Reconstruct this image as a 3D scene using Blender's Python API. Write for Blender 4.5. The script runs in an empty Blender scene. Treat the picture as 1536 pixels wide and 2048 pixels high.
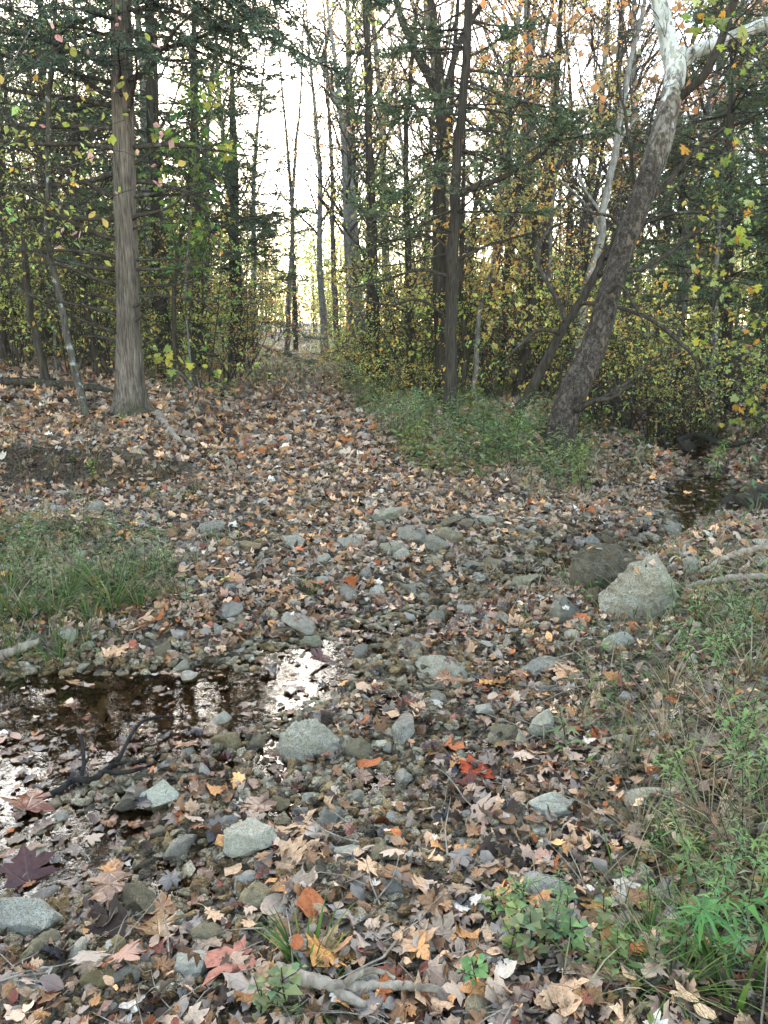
import bpy, math, random
import numpy as np
from mathutils import Vector, Matrix

rng = np.random.default_rng(11)
rnd = random.Random(11)
scene = bpy.context.scene
COL = scene.collection

# ------------------------------------------------------------------ camera, sky, sun, exposure
CAMZ, PITCH, FOC = 1.55, math.radians(13.0), 26 / 36 * 2048
cd = bpy.data.cameras.new('camera')
cam = bpy.data.objects.new('camera', cd)
COL.objects.link(cam)
cam.location = (0, 0, CAMZ)
cam.rotation_euler = (math.pi / 2 - PITCH, 0, 0)
cd.sensor_fit = 'VERTICAL'
cd.sensor_height = 36
cd.lens = 26
cd.clip_start = 0.05
cd.clip_end = 2000
scene.camera = cam

SUN_EL, SUN_AZ = math.radians(27), math.radians(-14)      # azimuth measured from +Y towards +X
world = bpy.data.worlds.new('World')
scene.world = world
world.use_nodes = True
wn = world.node_tree
sky = wn.nodes.new('ShaderNodeTexSky')
sky.sky_type = 'NISHITA'
sky.sun_disc = False
sky.sun_elevation = SUN_EL
sky.sun_rotation = SUN_AZ
sky.air_density = 1.0
sky.dust_density = 0.6
sky.ozone_density = 1.0
bgn = wn.nodes['Background']
wb = wn.nodes.new('ShaderNodeMix')                         # the camera's warm white balance
wb.data_type = 'RGBA'; wb.blend_type = 'MULTIPLY'; wb.inputs[0].default_value = 1.0; wb.inputs[7].default_value = (1.13, .98, .80, 1)
wn.links.new(sky.outputs[0], wb.inputs[6])
wn.links.new(wb.outputs[2], bgn.inputs[0])
bgn.inputs[1].default_value = 0.15
sl = bpy.data.lights.new('sun', 'SUN')
sl.energy = 1.1
sl.angle = math.radians(42)
sl.color = (0.97, 0.99, 0.95)
so = bpy.data.objects.new('sun', sl)
COL.objects.link(so)
sd = Vector((math.sin(SUN_AZ) * math.cos(SUN_EL), math.cos(SUN_AZ) * math.cos(SUN_EL), math.sin(SUN_EL)))
so.rotation_euler = (-sd).to_track_quat('-Z', 'Y').to_euler()
scene.view_settings.view_transform = 'Standard'
scene.view_settings.look = 'None'
scene.view_settings.exposure = 3.12
scene.view_settings.gamma = 1
scene.cycles.max_bounces = 6
scene.cycles.diffuse_bounces = 1
scene.cycles.glossy_bounces = 3
scene.cycles.transmission_bounces = 4
scene.cycles.transparent_max_bounces = 6
scene.cycles.use_denoising = True
scene.render.use_persistent_data = False
scene.cycles.volume_bounces = 0
scene.cycles.volume_step_rate = 4

# ------------------------------------------------------------------ helpers: noise, mesh builder, nodes
def sstep(a, b, x):
    t = np.clip((x - a) / (b - a), 0, 1)
    return t * t * (3 - 2 * t)

def _hash(ix, iy, s):
    h = (ix * 374761393 + iy * 668265263 + s * 982451653) & 0xffffffff
    h = ((h ^ (h >> 13)) * 1274126177) & 0xffffffff
    return ((h ^ (h >> 16)) & 0xffff) / 65535.0

def vnoise(x, y, s=0):
    x = np.asarray(x, float); y = np.asarray(y, float)
    ix = np.floor(x).astype(np.int64); iy = np.floor(y).astype(np.int64)
    fx = x - ix; fy = y - iy
    fx = fx * fx * (3 - 2 * fx); fy = fy * fy * (3 - 2 * fy)
    a = _hash(ix, iy, s); b = _hash(ix + 1, iy, s); c = _hash(ix, iy + 1, s); d = _hash(ix + 1, iy + 1, s)
    return (a * (1 - fx) + b * fx) * (1 - fy) + (c * (1 - fx) + d * fx) * fy - 0.5

class MB:
    """collects vertices and faces; build() links them as one mesh object"""
    def __init__(self):
        self.V = []; self.F3 = []; self.F4 = []; self.C = []; self.U = []; self.n = 0
    def add(self, V, quads=None, tris=None, col=None, uv=None):
        V = np.asarray(V, np.float32).reshape(-1, 3)
        k = len(V)
        self.V.append(V)
        if quads is not None and len(quads): self.F4.append(np.asarray(quads, np.int32) + self.n)
        if tris is not None and len(tris): self.F3.append(np.asarray(tris, np.int32) + self.n)
        c = np.ones((k, 4), np.float32)
        if col is not None:
            col = np.asarray(col, np.float32)
            c[:, :col.shape[-1]] = col
        self.C.append(c)
        u = np.zeros((k, 3), np.float32)
        if uv is not None:
            uv = np.asarray(uv, np.float32); u[:, :uv.shape[-1]] = uv
        self.U.append(u)
        self.n += k
    def mesh(self, name, mat, smooth=True):
        me = bpy.data.meshes.new(name)
        V = np.concatenate(self.V) if self.V else np.zeros((0, 3), np.float32)
        F4 = np.concatenate(self.F4) if self.F4 else np.zeros((0, 4), np.int32)
        F3 = np.concatenate(self.F3) if self.F3 else np.zeros((0, 3), np.int32)
        me.vertices.add(len(V)); me.vertices.foreach_set('co', V.ravel())
        nl = F4.size + F3.size
        me.loops.add(nl)
        me.loops.foreach_set('vertex_index', np.concatenate([F4.ravel(), F3.ravel()]).astype(np.int32))
        me.polygons.add(len(F4) + len(F3))
        st = np.concatenate([np.arange(len(F4)) * 4, F4.size + np.arange(len(F3)) * 3]).astype(np.int32)
        me.polygons.foreach_set('loop_start', st)
        me.polygons.foreach_set('use_smooth', np.full(len(st), smooth, bool))
        me.update(calc_edges=True)
        a = me.attributes.new('col', 'FLOAT_COLOR', 'POINT'); a.data.foreach_set('color', np.concatenate(self.C).ravel())
        b = me.attributes.new('luv', 'FLOAT_VECTOR', 'POINT'); b.data.foreach_set('vector', np.concatenate(self.U).ravel())
        me.materials.append(mat)
        return me
    def build(self, name, mat, parent=None, smooth=True):
        return put(name, self.mesh(name, mat, smooth), parent)

def put(name, data, parent=None, loc=None):
    o = bpy.data.objects.new(name, data)
    COL.objects.link(o)
    if parent is not None: o.parent = parent
    if loc is not None: o.location = loc
    return o

def tag(o, label, cat, group=None, kind=None):
    if label: o['label'] = label
    if cat: o['category'] = cat
    if group: o['group'] = group
    if kind: o['kind'] = kind
    return o

def thing(name, loc):
    return put(name, None, None, loc)

def copy_tree(o, parent=None):
    c = o.copy(); COL.objects.link(c)
    if parent is not None: c.parent = parent
    for ch in list(o.children): copy_tree(ch, c)
    return c

def tint(o, c):
    o.color = (c[0], c[1], c[2], 1)
    for ch in o.children: tint(ch, c)

class NT:
    """a small wrapper for node materials"""
    def __init__(self, name):
        self.m = bpy.data.materials.new(name); self.m.use_nodes = True
        self.t = self.m.node_tree; self.t.nodes.clear()
        self.out = self.t.nodes.new('ShaderNodeOutputMaterial')
    def n(self, ty, **kw):
        nd = self.t.nodes.new('ShaderNode' + ty)
        for k, v in kw.items():
            if k.startswith('i_'):
                key = k[2:]
                key = int(key) if key.isdigit() else key.replace('_', ' ')
                self.s(nd, key, v)
            else: setattr(nd, k, v)
        return nd
    def s(self, nd, key, v):
        inp = nd.inputs[key]
        if isinstance(v, bpy.types.NodeSocket): self.t.links.new(v, inp)
        elif isinstance(v, bpy.types.Node): self.t.links.new(v.outputs[0], inp)
        else: inp.default_value = v
    def math(self, op, a, b=None, c=None, clamp=False):
        nd = self.n('Math', operation=op, use_clamp=clamp)
        self.s(nd, 0, a)
        if b is not None: self.s(nd, 1, b)
        if c is not None: self.s(nd, 2, c)
        return nd.outputs[0]
    def noise(self, vec, scale, detail=4, rough=0.55, dist=0.0):
        nd = self.n('TexNoise'); self.s(nd, 'Vector', vec)
        nd.inputs['Scale'].default_value = scale; nd.inputs['Detail'].default_value = detail
        nd.inputs['Roughness'].default_value = rough; nd.inputs['Distortion'].default_value = dist
        return nd.outputs['Fac']
    def ramp(self, fac, stops):
        nd = self.n('ValToRGB'); self.s(nd, 0, fac)
        e = nd.color_ramp.elements
        while len(e) < len(stops): e.new(0.5)
        for el, (p, c) in zip(e, stops):
            el.position = p; el.color = (c[0], c[1], c[2], 1) if not isinstance(c, (int, float)) else (c, c, c, 1)
        return nd.outputs[0]
    def mix(self, fac, a, b, blend='MIX'):
        nd = self.n('Mix', data_type='RGBA', blend_type=blend)
        self.s(nd, 0, fac)
        self.s(nd, 6, a if not isinstance(a, tuple) else (*a, 1)); self.s(nd, 7, b if not isinstance(b, tuple) else (*b, 1))
        return nd.outputs[2]
    def scale(self, vec, s):
        nd = self.n('Mapping'); self.s(nd, 0, vec); nd.inputs['Scale'].default_value = s
        return nd.outputs[0]
    def bump(self, h, strength, dist, normal=None):
        nd = self.n('Bump'); self.s(nd, 'Height', h)
        nd.inputs['Strength'].default_value = strength; nd.inputs['Distance'].default_value = dist
        if normal is not None: self.s(nd, 'Normal', normal)
        return nd.outputs[0]
    def bsdf(self, col, rough=0.8, normal=None, spec=0.3):
        nd = self.n('BsdfPrincipled')
        self.s(nd, 'Base Color', col if not isinstance(col, tuple) else (*col, 1)); self.s(nd, 'Roughness', rough)
        self.s(nd, 'Specular IOR Level', spec)
        if normal is not None: self.s(nd, 'Normal', normal)
        self.t.links.new(nd.outputs[0], self.out.inputs[0])
        return nd
    def attr(self, name): return self.n('Attribute', attribute_name=name)
    def obj(self): return self.n('TexCoord').outputs['Object']
    def pos(self): return self.n('NewGeometry').outputs['Position']

# ------------------------------------------------------------------ materials
def mat_ground():
    k = NT('forest_soil'); p = k.pos()
    n1 = k.noise(p, 3.0, 6, 0.6); n2 = k.noise(p, 40, 5, 0.65); n3 = k.noise(p, 0.5, 3)
    c = k.ramp(n2, [(0.3, (0.028, 0.019, 0.013)), (0.55, (0.10, 0.073, 0.052)), (0.75, (0.22, 0.17, 0.125))])
    c = k.mix(k.ramp(n1, [(0.4, 0.0), (0.65, 1.0)]), c, k.ramp(n2, [(0.3, (0.06, 0.048, 0.035)), (0.7, (0.30, 0.245, 0.18))]))
    z = k.n('SeparateXYZ'); k.s(z, 0, p)
    wet = k.ramp(k.math('ADD', z.outputs[2], k.math('MULTIPLY', n1, 0.05)), [(0.03, 1.0), (0.075, 0.0)])
    c = k.mix(wet, c, k.mix(1.0, c, (0.6, 0.5, 0.36), 'MULTIPLY'))
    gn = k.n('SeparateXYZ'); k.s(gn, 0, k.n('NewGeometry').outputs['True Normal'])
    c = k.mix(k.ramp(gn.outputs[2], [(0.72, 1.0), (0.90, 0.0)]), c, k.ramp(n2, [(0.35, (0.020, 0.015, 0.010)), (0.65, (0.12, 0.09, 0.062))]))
    vor = k.n('TexVoronoi'); k.s(vor, 'Vector', p); vor.inputs['Scale'].default_value = 38
    b = k.bump(vor.outputs['Distance'], 0.6, 0.02)
    b = k.bump(n2, 0.7, 0.03, b)
    k.bsdf(c, k.math('SUBTRACT', 0.9, k.math('MULTIPLY', wet, 0.5)), b, 0.1)
    return k.m

def mat_water():
    k = NT('creek_water'); p = k.pos()
    n1 = k.noise(k.scale(p, (1, 1.5, 1)), 6, 3, 0.5, 0.4)
    n2 = k.noise(p, 26, 2, 0.5, 0.6)
    ripple = k.noise(k.scale(p, (1, 1, 0)), 1.3, 2)
    z = k.n('SeparateXYZ'); k.s(z, 0, p)
    # the shallow riffle of the ford (around x 0..1, y 3.3..4.6) runs rougher than the pools
    rx = k.math('SUBTRACT', z.outputs[0], 0.1); ry = k.math('SUBTRACT', z.outputs[1], 3.75)
    d = k.math('SQRT', k.math('ADD', k.math('MULTIPLY', rx, rx), k.math('MULTIPLY', ry, ry)))
    rif = k.n('MapRange'); k.s(rif, 0, d); rif.inputs[1].default_value = 0.9; rif.inputs[2].default_value = 0.35
    rif.inputs[3].default_value = 0.10; rif.inputs[4].default_value = 1.0
    h = k.math('ADD', k.math('MULTIPLY', n1, 0.35), k.math('MULTIPLY', n2, k.math('MULTIPLY', rif.outputs[0], 0.4)))
    b = k.bump(h, 0.36, 0.012)
    fr = k.n('Fresnel'); fr.inputs[0].default_value = 1.33; k.s(fr, 'Normal', b)
    tr = k.n('BsdfTransparent'); tr.inputs[0].default_value = (0.70, 0.54, 0.35, 1)
    gl = k.n('BsdfGlossy'); gl.inputs['Roughness'].default_value = 0.03; k.s(gl, 'Normal', b)
    mx = k.n('MixShader'); k.s(mx, 0, fr); k.s(mx, 1, tr); k.s(mx, 2, gl)
    k.t.links.new(mx.outputs[0], k.out.inputs[0])
    return k.m

def mat_leaf(per_object, name):
    """dead broad leaf lying on the ground: colour from the object or from the litter's own attribute, palmate veins, paler underside, wet leaves gloss"""
    k = NT(name); a = k.attr('col'); uv = k.attr('luv')
    if per_object:
        oi = k.n('ObjectInfo'); c = oi.outputs['Color']
        wet = k.math('SUBTRACT', 1.0, oi.outputs['Alpha'])
    else:
        c = a.outputs['Color']; wet = k.math('SUBTRACT', 1.0, a.outputs['Alpha'])
    s = k.n('SeparateXYZ'); k.s(s, 0, uv.outputs['Vector'])
    ang = k.math('ABSOLUTE', k.math('ARCTAN2', s.outputs[0], k.math('ADD', s.outputs[1], 0.02)))
    rad = k.math('SQRT', k.math('ADD', k.math('MULTIPLY', s.outputs[0], s.outputs[0]), k.math('MULTIPLY', s.outputs[1], s.outputs[1])))
    vd = k.math('MULTIPLY', k.math('PINGPONG', ang, 0.36), rad)
    vein = k.ramp(vd, [(0.008, 1.0), (0.03, 0.0)])
    side = k.ramp(k.math('PINGPONG', k.math('ADD', k.math('MULTIPLY', rad, 1.0), k.math('MULTIPLY', vd, -1.0)), 0.07), [(0.004, 0.16), (0.016, 0.0)])
    nz = k.noise(uv.outputs['Vector'], 5.0, 4, 0.65)
    mot = k.ramp(nz, [(0.32, 0.45), (0.48, 0.95), (0.7, 1.25)])
    mm = k.n('Mix', data_type='RGBA', blend_type='MULTIPLY'); mm.inputs[0].default_value = 1.0
    k.s(mm, 6, c); k.s(mm, 7, mot); c2 = mm.outputs[2]
    c2 = k.mix(k.math('MULTIPLY', k.math('MAXIMUM', vein, side), 0.5), c2, k.mix(1.0, c2, (1.55, 1.45, 1.35), 'MULTIPLY'))
    geo = k.n('NewGeometry')
    pale = k.mix(0.45, c2, (0.40, 0.33, 0.27))
    c3 = k.mix(k.math('MULTIPLY', geo.outputs['Backfacing'], k.math('SUBTRACT', 1.0, wet)), c2, pale)
    hb = k.math('ADD', k.math('MULTIPLY', vein, -0.6), nz)
    b = k.bump(hb, 0.45, 0.006)
    k.bsdf(c3, k.math('SUBTRACT', 0.62, k.math('MULTIPLY', wet, 0.42)), b, k.math('ADD', 0.12, k.math('MULTIPLY', wet, 0.35)))
    return k.m

def mat_crown(name, trans=0.45):
    """live or turning leaves: tint of the object times the leaf's own shade, thin and translucent"""
    k = NT(name); a = k.attr('col'); oi = k.n('ObjectInfo')
    c = k.mix(1.0, oi.outputs['Color'], a.outputs['Color'], 'MULTIPLY')
    df = k.n('BsdfPrincipled'); k.s(df, 'Base Color', c); df.inputs['Roughness'].default_value = 0.55; df.inputs['Specular IOR Level'].default_value = 0.12
    tl = k.n('BsdfTranslucent'); k.s(tl, 0, c)
    mx = k.n('MixShader'); mx.inputs[0].default_value = trans; k.s(mx, 1, df); k.s(mx, 2, tl)
    k.t.links.new(mx.outputs[0], k.out.inputs[0])
    return k.m

def mat_bark(name, lo, hi, zs=0.12, sc=30, moss=0.0, lichen=0.0, bump=0.8):
    k = NT(name); p = k.obj()
    q = k.scale(p, (1, 1, zs))
    n1 = k.noise(q, sc, 5, 0.65, 0.5); n2 = k.noise(p, 2.2, 4, 0.6); n3 = k.noise(p, 9, 5, 0.7)
    c = k.ramp(n1, [(0.32, lo), (0.5, tuple((lo[i] + hi[i]) / 2 for i in range(3))), (0.68, hi)])
    c = k.mix(k.ramp(n2, [(0.35, 0.0), (0.7, 0.45)]), c, tuple(x * 0.45 for x in lo))
    if lichen: c = k.mix(k.ramp(n3, [(0.56, 0.0), (0.62, lichen)]), c, (0.34, 0.36, 0.33))
    if moss:
        s = k.n('SeparateXYZ'); k.s(s, 0, p)
        low = k.ramp(s.outputs[2], [(0.0, 1.0), (0.9, 0.15)])
        c = k.mix(k.math('MULTIPLY', k.math('MULTIPLY', k.ramp(n2, [(0.46, 0.0), (0.6, 1.0)]), moss), low), c, (0.055, 0.06, 0.022))
    b = k.bump(n1, bump, 0.03)
    k.bsdf(c, 0.88, b, 0.08)
    return k.m

def mat_sycamore():
    k = NT('sycamore_bark'); p = k.obj()
    s = k.n('SeparateXYZ'); k.s(s, 0, p)
    n1 = k.noise(k.scale(p, (1, 1, 0.55)), 26, 5, 0.65, 0.3); n2 = k.noise(k.scale(p, (1, 1, 0.45)), 5.5, 4, 0.6, 0.5); n3 = k.noise(p, 2.2, 3)
    n4 = k.noise(k.scale(p, (1, 1, 0.7)), 60, 4, 0.7)
    old = k.ramp(k.math('ADD', k.math('MULTIPLY', n1, .5), k.math('MULTIPLY', n4, .5)), [(0.38, (0.016, 0.012, 0.009)), (0.5, (0.045, 0.036, 0.029)), (0.62, (0.11, 0.092, 0.076))])
    pale = k.ramp(k.noise(p, 3.5, 4), [(0.35, (0.30, 0.30, 0.26)), (0.5, (0.50, 0.49, 0.44)), (0.7, (0.62, 0.60, 0.54))])
    mid = k.mix(k.ramp(n1, [(0.45, 0.0), (0.55, 1.0)]), (0.07, 0.056, 0.045), (0.19, 0.165, 0.138))
    hz = k.math('ADD', k.math('MULTIPLY', s.outputs[2], 0.2), k.math('MULTIPLY', k.math('SUBTRACT', n2, 0.5), 0.5))
    c = k.mix(k.ramp(hz, [(0.62, 0.0), (0.68, 1.0)]), old, mid)
    c = k.mix(k.ramp(hz, [(0.83, 0.0), (0.86, 1.0)]), c, pale)
    fl = k.noise(k.scale(p, (1, 1, .6)), 11, 4, 0.6, 0.8)
    c = k.mix(k.ramp(fl, [(0.53, 0.0), (0.56, 0.75)]), c, k.mix(1.0, c, (0.52, 0.50, 0.40), 'MULTIPLY'))
    c = k.mix(k.ramp(k.noise(k.scale(p, (1, 1, .5)), 17, 3), [(0.60, 0.0), (0.63, 0.8)]), c, (0.12, 0.09, 0.065))
    b = k.bump(n1, 0.7, 0.03); b = k.bump(n4, .6, .012, b)
    k.bsdf(c, 0.85, b, 0.1)
    return k.m

def mat_stone(name, lo, hi, moss=0.0):
    k = NT(name); p = k.obj(); oi = k.n('ObjectInfo')
    off = k.n('VectorMath', operation='ADD'); k.s(off, 0, p)
    cmb = k.n('CombineXYZ'); k.s(cmb, 0, k.math('MULTIPLY', oi.outputs['Random'], 57)); k.s(cmb, 1, k.math('MULTIPLY', oi.outputs['Random'], 31))
    k.s(off, 1, cmb); q = off.outputs[0]
    n1 = k.noise(q, 7, 6, 0.65); n2 = k.noise(q, 28, 5, 0.7); n3 = k.noise(k.scale(q, (1, 1, 3)), 11, 5, 0.6, 1.0)
    a = k.attr('col')
    c = k.ramp(n1, [(0.3, lo), (0.5, tuple((lo[i] + hi[i]) / 2 for i in range(3))), (0.66, hi)])
    c = k.mix(k.ramp(n2, [(0.50, 0.0), (0.60, 0.8)]), c, tuple(x * 0.32 for x in lo))
    c = k.mix(k.ramp(k.noise(q, 3.2, 3), [(0.45, 0.0), (0.65, 0.45)]), c, (0.30, 0.235, 0.16))
    c = k.mix(k.ramp(n3, [(0.56, 0.0), (0.66, 0.5)]), c, tuple(min(0.6, x * 1.35) for x in hi))
    if moss: c = k.mix(k.math('MULTIPLY', k.ramp(n1, [(0.48, 0.0), (0.6, 1.0)]), moss), c, (0.10, 0.105, 0.06))
    c = k.mix(1.0, c, oi.outputs['Color'], 'MULTIPLY')
    c = k.mix(1.0, c, a.outputs['Color'], 'MULTIPLY')
    z = k.n('SeparateXYZ'); k.s(z, 0, k.pos())
    wet = k.ramp(k.math('ADD', k.math('ADD', z.outputs[2], 0.1), k.math('MULTIPLY', n1, 0.03)), [(0.106, 1.0), (0.128, 0.0)])
    c = k.mix(wet, c, k.mix(1.0, c, (0.58, 0.48, 0.35), 'MULTIPLY'))
    b = k.bump(n2, 1.0, 0.09); b = k.bump(n3, 0.9, 0.08, b)
    k.bsdf(c, k.math('SUBTRACT', 0.85, k.math('MULTIPLY', wet, 0.6)), b, k.math('ADD', 0.12, k.math('MULTIPLY', wet, 0.3)))
    return k.m

M = dict(
    ground=mat_ground(), water=mat_water(),
    leaf=mat_leaf(True, 'dead_leaf'), litter=mat_leaf(False, 'dead_leaf_litter'),
    crown=mat_crown('turning_leaf', 0.5), needle=mat_crown('cedar_needle', 0.15), herb=mat_crown('green_herb', 0.3),
    cedar=mat_bark('cedar_bark', (0.030, 0.021, 0.015), (0.33, 0.275, 0.225), 0.06, 75, moss=0.5, bump=1.4),
    stringy=mat_bark('stringy_bark', (0.016, 0.012, 0.009), (0.11, 0.092, 0.075), 0.06, 60, moss=0.3, bump=1.2),
    dark=mat_bark('dark_bark', (0.018, 0.014, 0.010), (0.085, 0.070, 0.055), 0.12, 26, moss=0.3),
    grey=mat_bark('grey_bark', (0.055, 0.048, 0.040), (0.22, 0.20, 0.175), 0.25, 24, lichen=0.6),
    pale=mat_bark('pale_bark', (0.11, 0.10, 0.085), (0.36, 0.34, 0.30), 0.3, 20, lichen=0.5, bump=0.5),
    twig=mat_bark('twig_bark', (0.022, 0.017, 0.013), (0.10, 0.083, 0.065), 0.3, 40, lichen=0.2),
    lichened=mat_bark('lichened_bark', (0.030, 0.025, 0.020), (0.13, 0.115, 0.095), 0.25, 30, lichen=0.75),
    syc=mat_sycamore(),
    drift=mat_bark('driftwood', (0.14, 0.105, 0.075), (0.42, 0.35, 0.27), 0.15, 22, bump=0.7),
    wetwood=mat_bark('wet_black_wood', (0.008, 0.007, 0.006), (0.04, 0.035, 0.03), 0.15, 22),
    stone=mat_stone('limestone', (0.44, 0.385, 0.30), (0.78, 0.70, 0.565), 0.12),
    brown_stone=mat_stone('brown_chert', (0.24, 0.185, 0.12), (0.52, 0.41, 0.27), 0.15),
    grey_stone=mat_stone('grey_stone', (0.32, 0.28, 0.22), (0.66, 0.585, 0.465), 0.15),
)

# ------------------------------------------------------------------ terrain
CREEK = [(-4.5, 2.2, 1.0, .12), (-2.2, 2.5, .74, .12), (-1.35, 2.75, .55, .09), (-.75, 3.0, .42, .06), (-.46, 3.2, .38, .04), (-.12, 3.65, .27, .03),
         (.25, 4.0, .18, .03), (.62, 4.35, .10, .03), (1.0, 4.75, .17, .06), (1.35, 5.0, .22, .07), (1.75, 5.35, .22, .06), (2.35, 5.75, .12, .04),
         (2.95, 6.75, .34, .07), (3.35, 7.35, .55, .12), (3.62, 8.1, .34, .06), (4.0, 9.3, .06, .03), (4.45, 11.2, .5, .10), (5.4, 13.5, .6, .1), (7, 18, .7, .1), (11, 27, .8, .1), (20, 45, 1, .1)]
SHALLOW = [(-.52, 3.45, .25, .03), (-.45, 2.58, .22, .035), (-.33, 2.22, .13, .025), (-.02, 2.42, .20, .03), (-1.45, 2.15, .38, .06), (-1.0, 1.95, .26, .05), (-.62, 1.85, .2, .04), (.2, 3.15, .22, .02), (-.9, 2.15, .22, .05), (.3, 2.62, .15, .02)]

def creek_dc(x, y):
    """signed distance to the creek's edge and the depth there"""
    best = np.full(np.shape(x), 1e9); dep = np.full(np.shape(x), .1)
    for (x0, y0, w0, d0), (x1, y1, w1, d1) in zip(CREEK, CREEK[1:]):
        dx, dy = x1 - x0, y1 - y0
        t = np.clip(((x - x0) * dx + (y - y0) * dy) / (dx * dx + dy * dy), 0, 1)
        d = np.hypot(x - x0 - t * dx, y - y0 - t * dy) - (w0 + t * (w1 - w0))
        m = d < best
        best = np.where(m, d, best); dep = np.where(m, d0 + t * (d1 - d0), dep)
    for x0, y0, w0, d0 in SHALLOW:
        d = np.hypot(x - x0, y - y0) - w0
        m = d < best
        best = np.where(m, d, best); dep = np.where(m, d0, dep)
    return best, dep

def path_x(y): return np.interp(y, [0, 6, 10, 16, 25, 40, 60, 90], [0, -.4, -1.0, -2.2, -3.2, -4.8, -9, -18])
def creek_x(y): return np.interp(y, [c[1] for c in CREEK if c[0] > .2], [c[0] for c in CREEK if c[0] > .2])

def H(x, y):
    x = np.asarray(x, float); y = np.asarray(y, float)
    base = np.interp(y, [-5, 0, 2, 3, 5.5, 7, 10, 15, 25, 40, 60, 100, 400], [.12, .10, .07, .06, .085, .15, .38, .62, .99, 1.38, 1.75, 2.6, 9])
    d = x - path_x(y)
    back = sstep(7.1, 7.5, y + .5 * vnoise(x * 1.1, y * 0 + 3, 5) + .25 * vnoise(x * 4, y * 2, 6))
    left = sstep(-.9, -2.1, d)
    base = base + left * back * .34 * (1 - sstep(9, 22, y) * .6)
    base = base + np.clip(-d - 2.2, 0, 14) * .12 * sstep(7.5, 14, y)
    base = base + sstep(-1.2, -3.0, x) * sstep(2.9, 3.8, y) * (1 - sstep(5.5, 6.5, y)) * .10
    rf = sstep(.55, 2.0, x - .12 * (y - 2)) * (1 - sstep(4.6, 6.0, y))
    base = base + rf * .22
    rb = sstep(0, .9, x - creek_x(y) - .45) * sstep(5.6, 6.6, y)
    base = base + rb * (.55 + .05 * np.clip(x - creek_x(y) - 1, 0, 30)) * (1 - sstep(14, 30, y) * .5)
    val = sstep(-2.1, -1.45, x - creek_x(y)) * sstep(5.2, 6.4, y) * (1 - sstep(13, 16, y)) * (1 - rb)
    base = base * (1 - val) + val * (.07 + .03 * vnoise(x * 2, y * 2, 9))
    mid = (1 - val) * sstep(.6, 1.4, d) * sstep(7.5, 9, y) * (1 - rb)
    base = base + mid * .06
    und = (vnoise(x * .7, y * .7, 1) * .10 + vnoise(x * 2.3, y * 2.3, 2) * .05) * sstep(6.5, 9, y) + vnoise(x * 5, y * 5, 3) * .022 + vnoise(x * 14, y * 14, 4) * .012
    base = base + und
    dc, dep = creek_dc(x, y)
    dc = dc + .16 * vnoise(x * 3.1, y * 3.1, 7) + .07 * vnoise(x * 9, y * 9, 8)
    w = np.where(y > 6.3, .75, .5)
    out = np.maximum(base, .02) * sstep(-.02, 1, dc / w) + .014 * (dc > 0)
    return np.where(dc > 0, out, -dep * sstep(0, .28, -dc) + vnoise(x * 14, y * 14, 4) * .02)

def Hs(x, y): return float(H(np.array([x]), np.array([y]))[0])

cp, sp_ = math.cos(PITCH), math.sin(PITCH)
def ray(u, v):
    a, b = (u - 768) / FOC, (v - 1024) / FOC
    return np.array([a, cp - b * sp_, -sp_ - b * cp])
def at(u, v):
    """the place on the ground seen at a pixel of the photograph"""
    d = ray(u, v)
    t = np.concatenate([np.arange(.6, 12, .01), np.arange(12, 90, .05)])
    hit = np.where(CAMZ + d[2] * t < H(d[0] * t, d[1] * t))[0]
    tt = t[hit[0]] if len(hit) else 60.
    return np.array([d[0] * tt, d[1] * tt, Hs(d[0] * tt, d[1] * tt)])
def P(u, v, Y):
    d = ray(u, v); t = Y / d[1]
    return np.array([d[0] * t, Y, CAMZ + d[2] * t])
def pxm(Y, v=700):
    """metres per photograph pixel at distance Y"""
    return (Y / ray(768, v)[1]) / FOC

def axis(lo, hi, fine, ref, grow, a, b):
    out = [ref]; s = fine
    while out[-1] < hi:
        if out[-1] > b: s *= grow
        out.append(out[-1] + s)
    neg = [ref]; s = fine
    while neg[-1] > lo:
        if neg[-1] < a: s *= grow
        neg.append(neg[-1] - s)
    return np.array(neg[:0:-1] + out)
gx = axis(-400, 400, .05, 0, 1.06, -4, 4.8)
gy = axis(-60, 500, .045, 3, 1.03, 1, 8.5)
X, Y = np.meshgrid(gx, gy)
Z = H(X, Y)
nx, ny = len(gx), len(gy)
idx = np.arange(nx * ny).reshape(ny, nx)
mb = MB()
mb.add(np.stack([X, Y, Z], -1).reshape(-1, 3), np.stack([idx[:-1, :-1], idx[:-1, 1:], idx[1:, 1:], idx[1:, :-1]], -1).reshape(-1, 4))
g = mb.build('ground', M['ground']); g['kind'] = 'structure'
mb = MB()
wx = np.linspace(-9, 22, 63); wy = np.linspace(.6, 48, 95)
X, Y = np.meshgrid(wx, wy); idx = np.arange(X.size).reshape(X.shape)
mb.add(np.stack([X, Y, X * 0], -1).reshape(-1, 3), np.stack([idx[:-1, :-1], idx[:-1, 1:], idx[1:, 1:], idx[1:, :-1]], -1).reshape(-1, 4))
wtr = mb.build('creek_water', M['water']); wtr['kind'] = 'structure'

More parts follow.
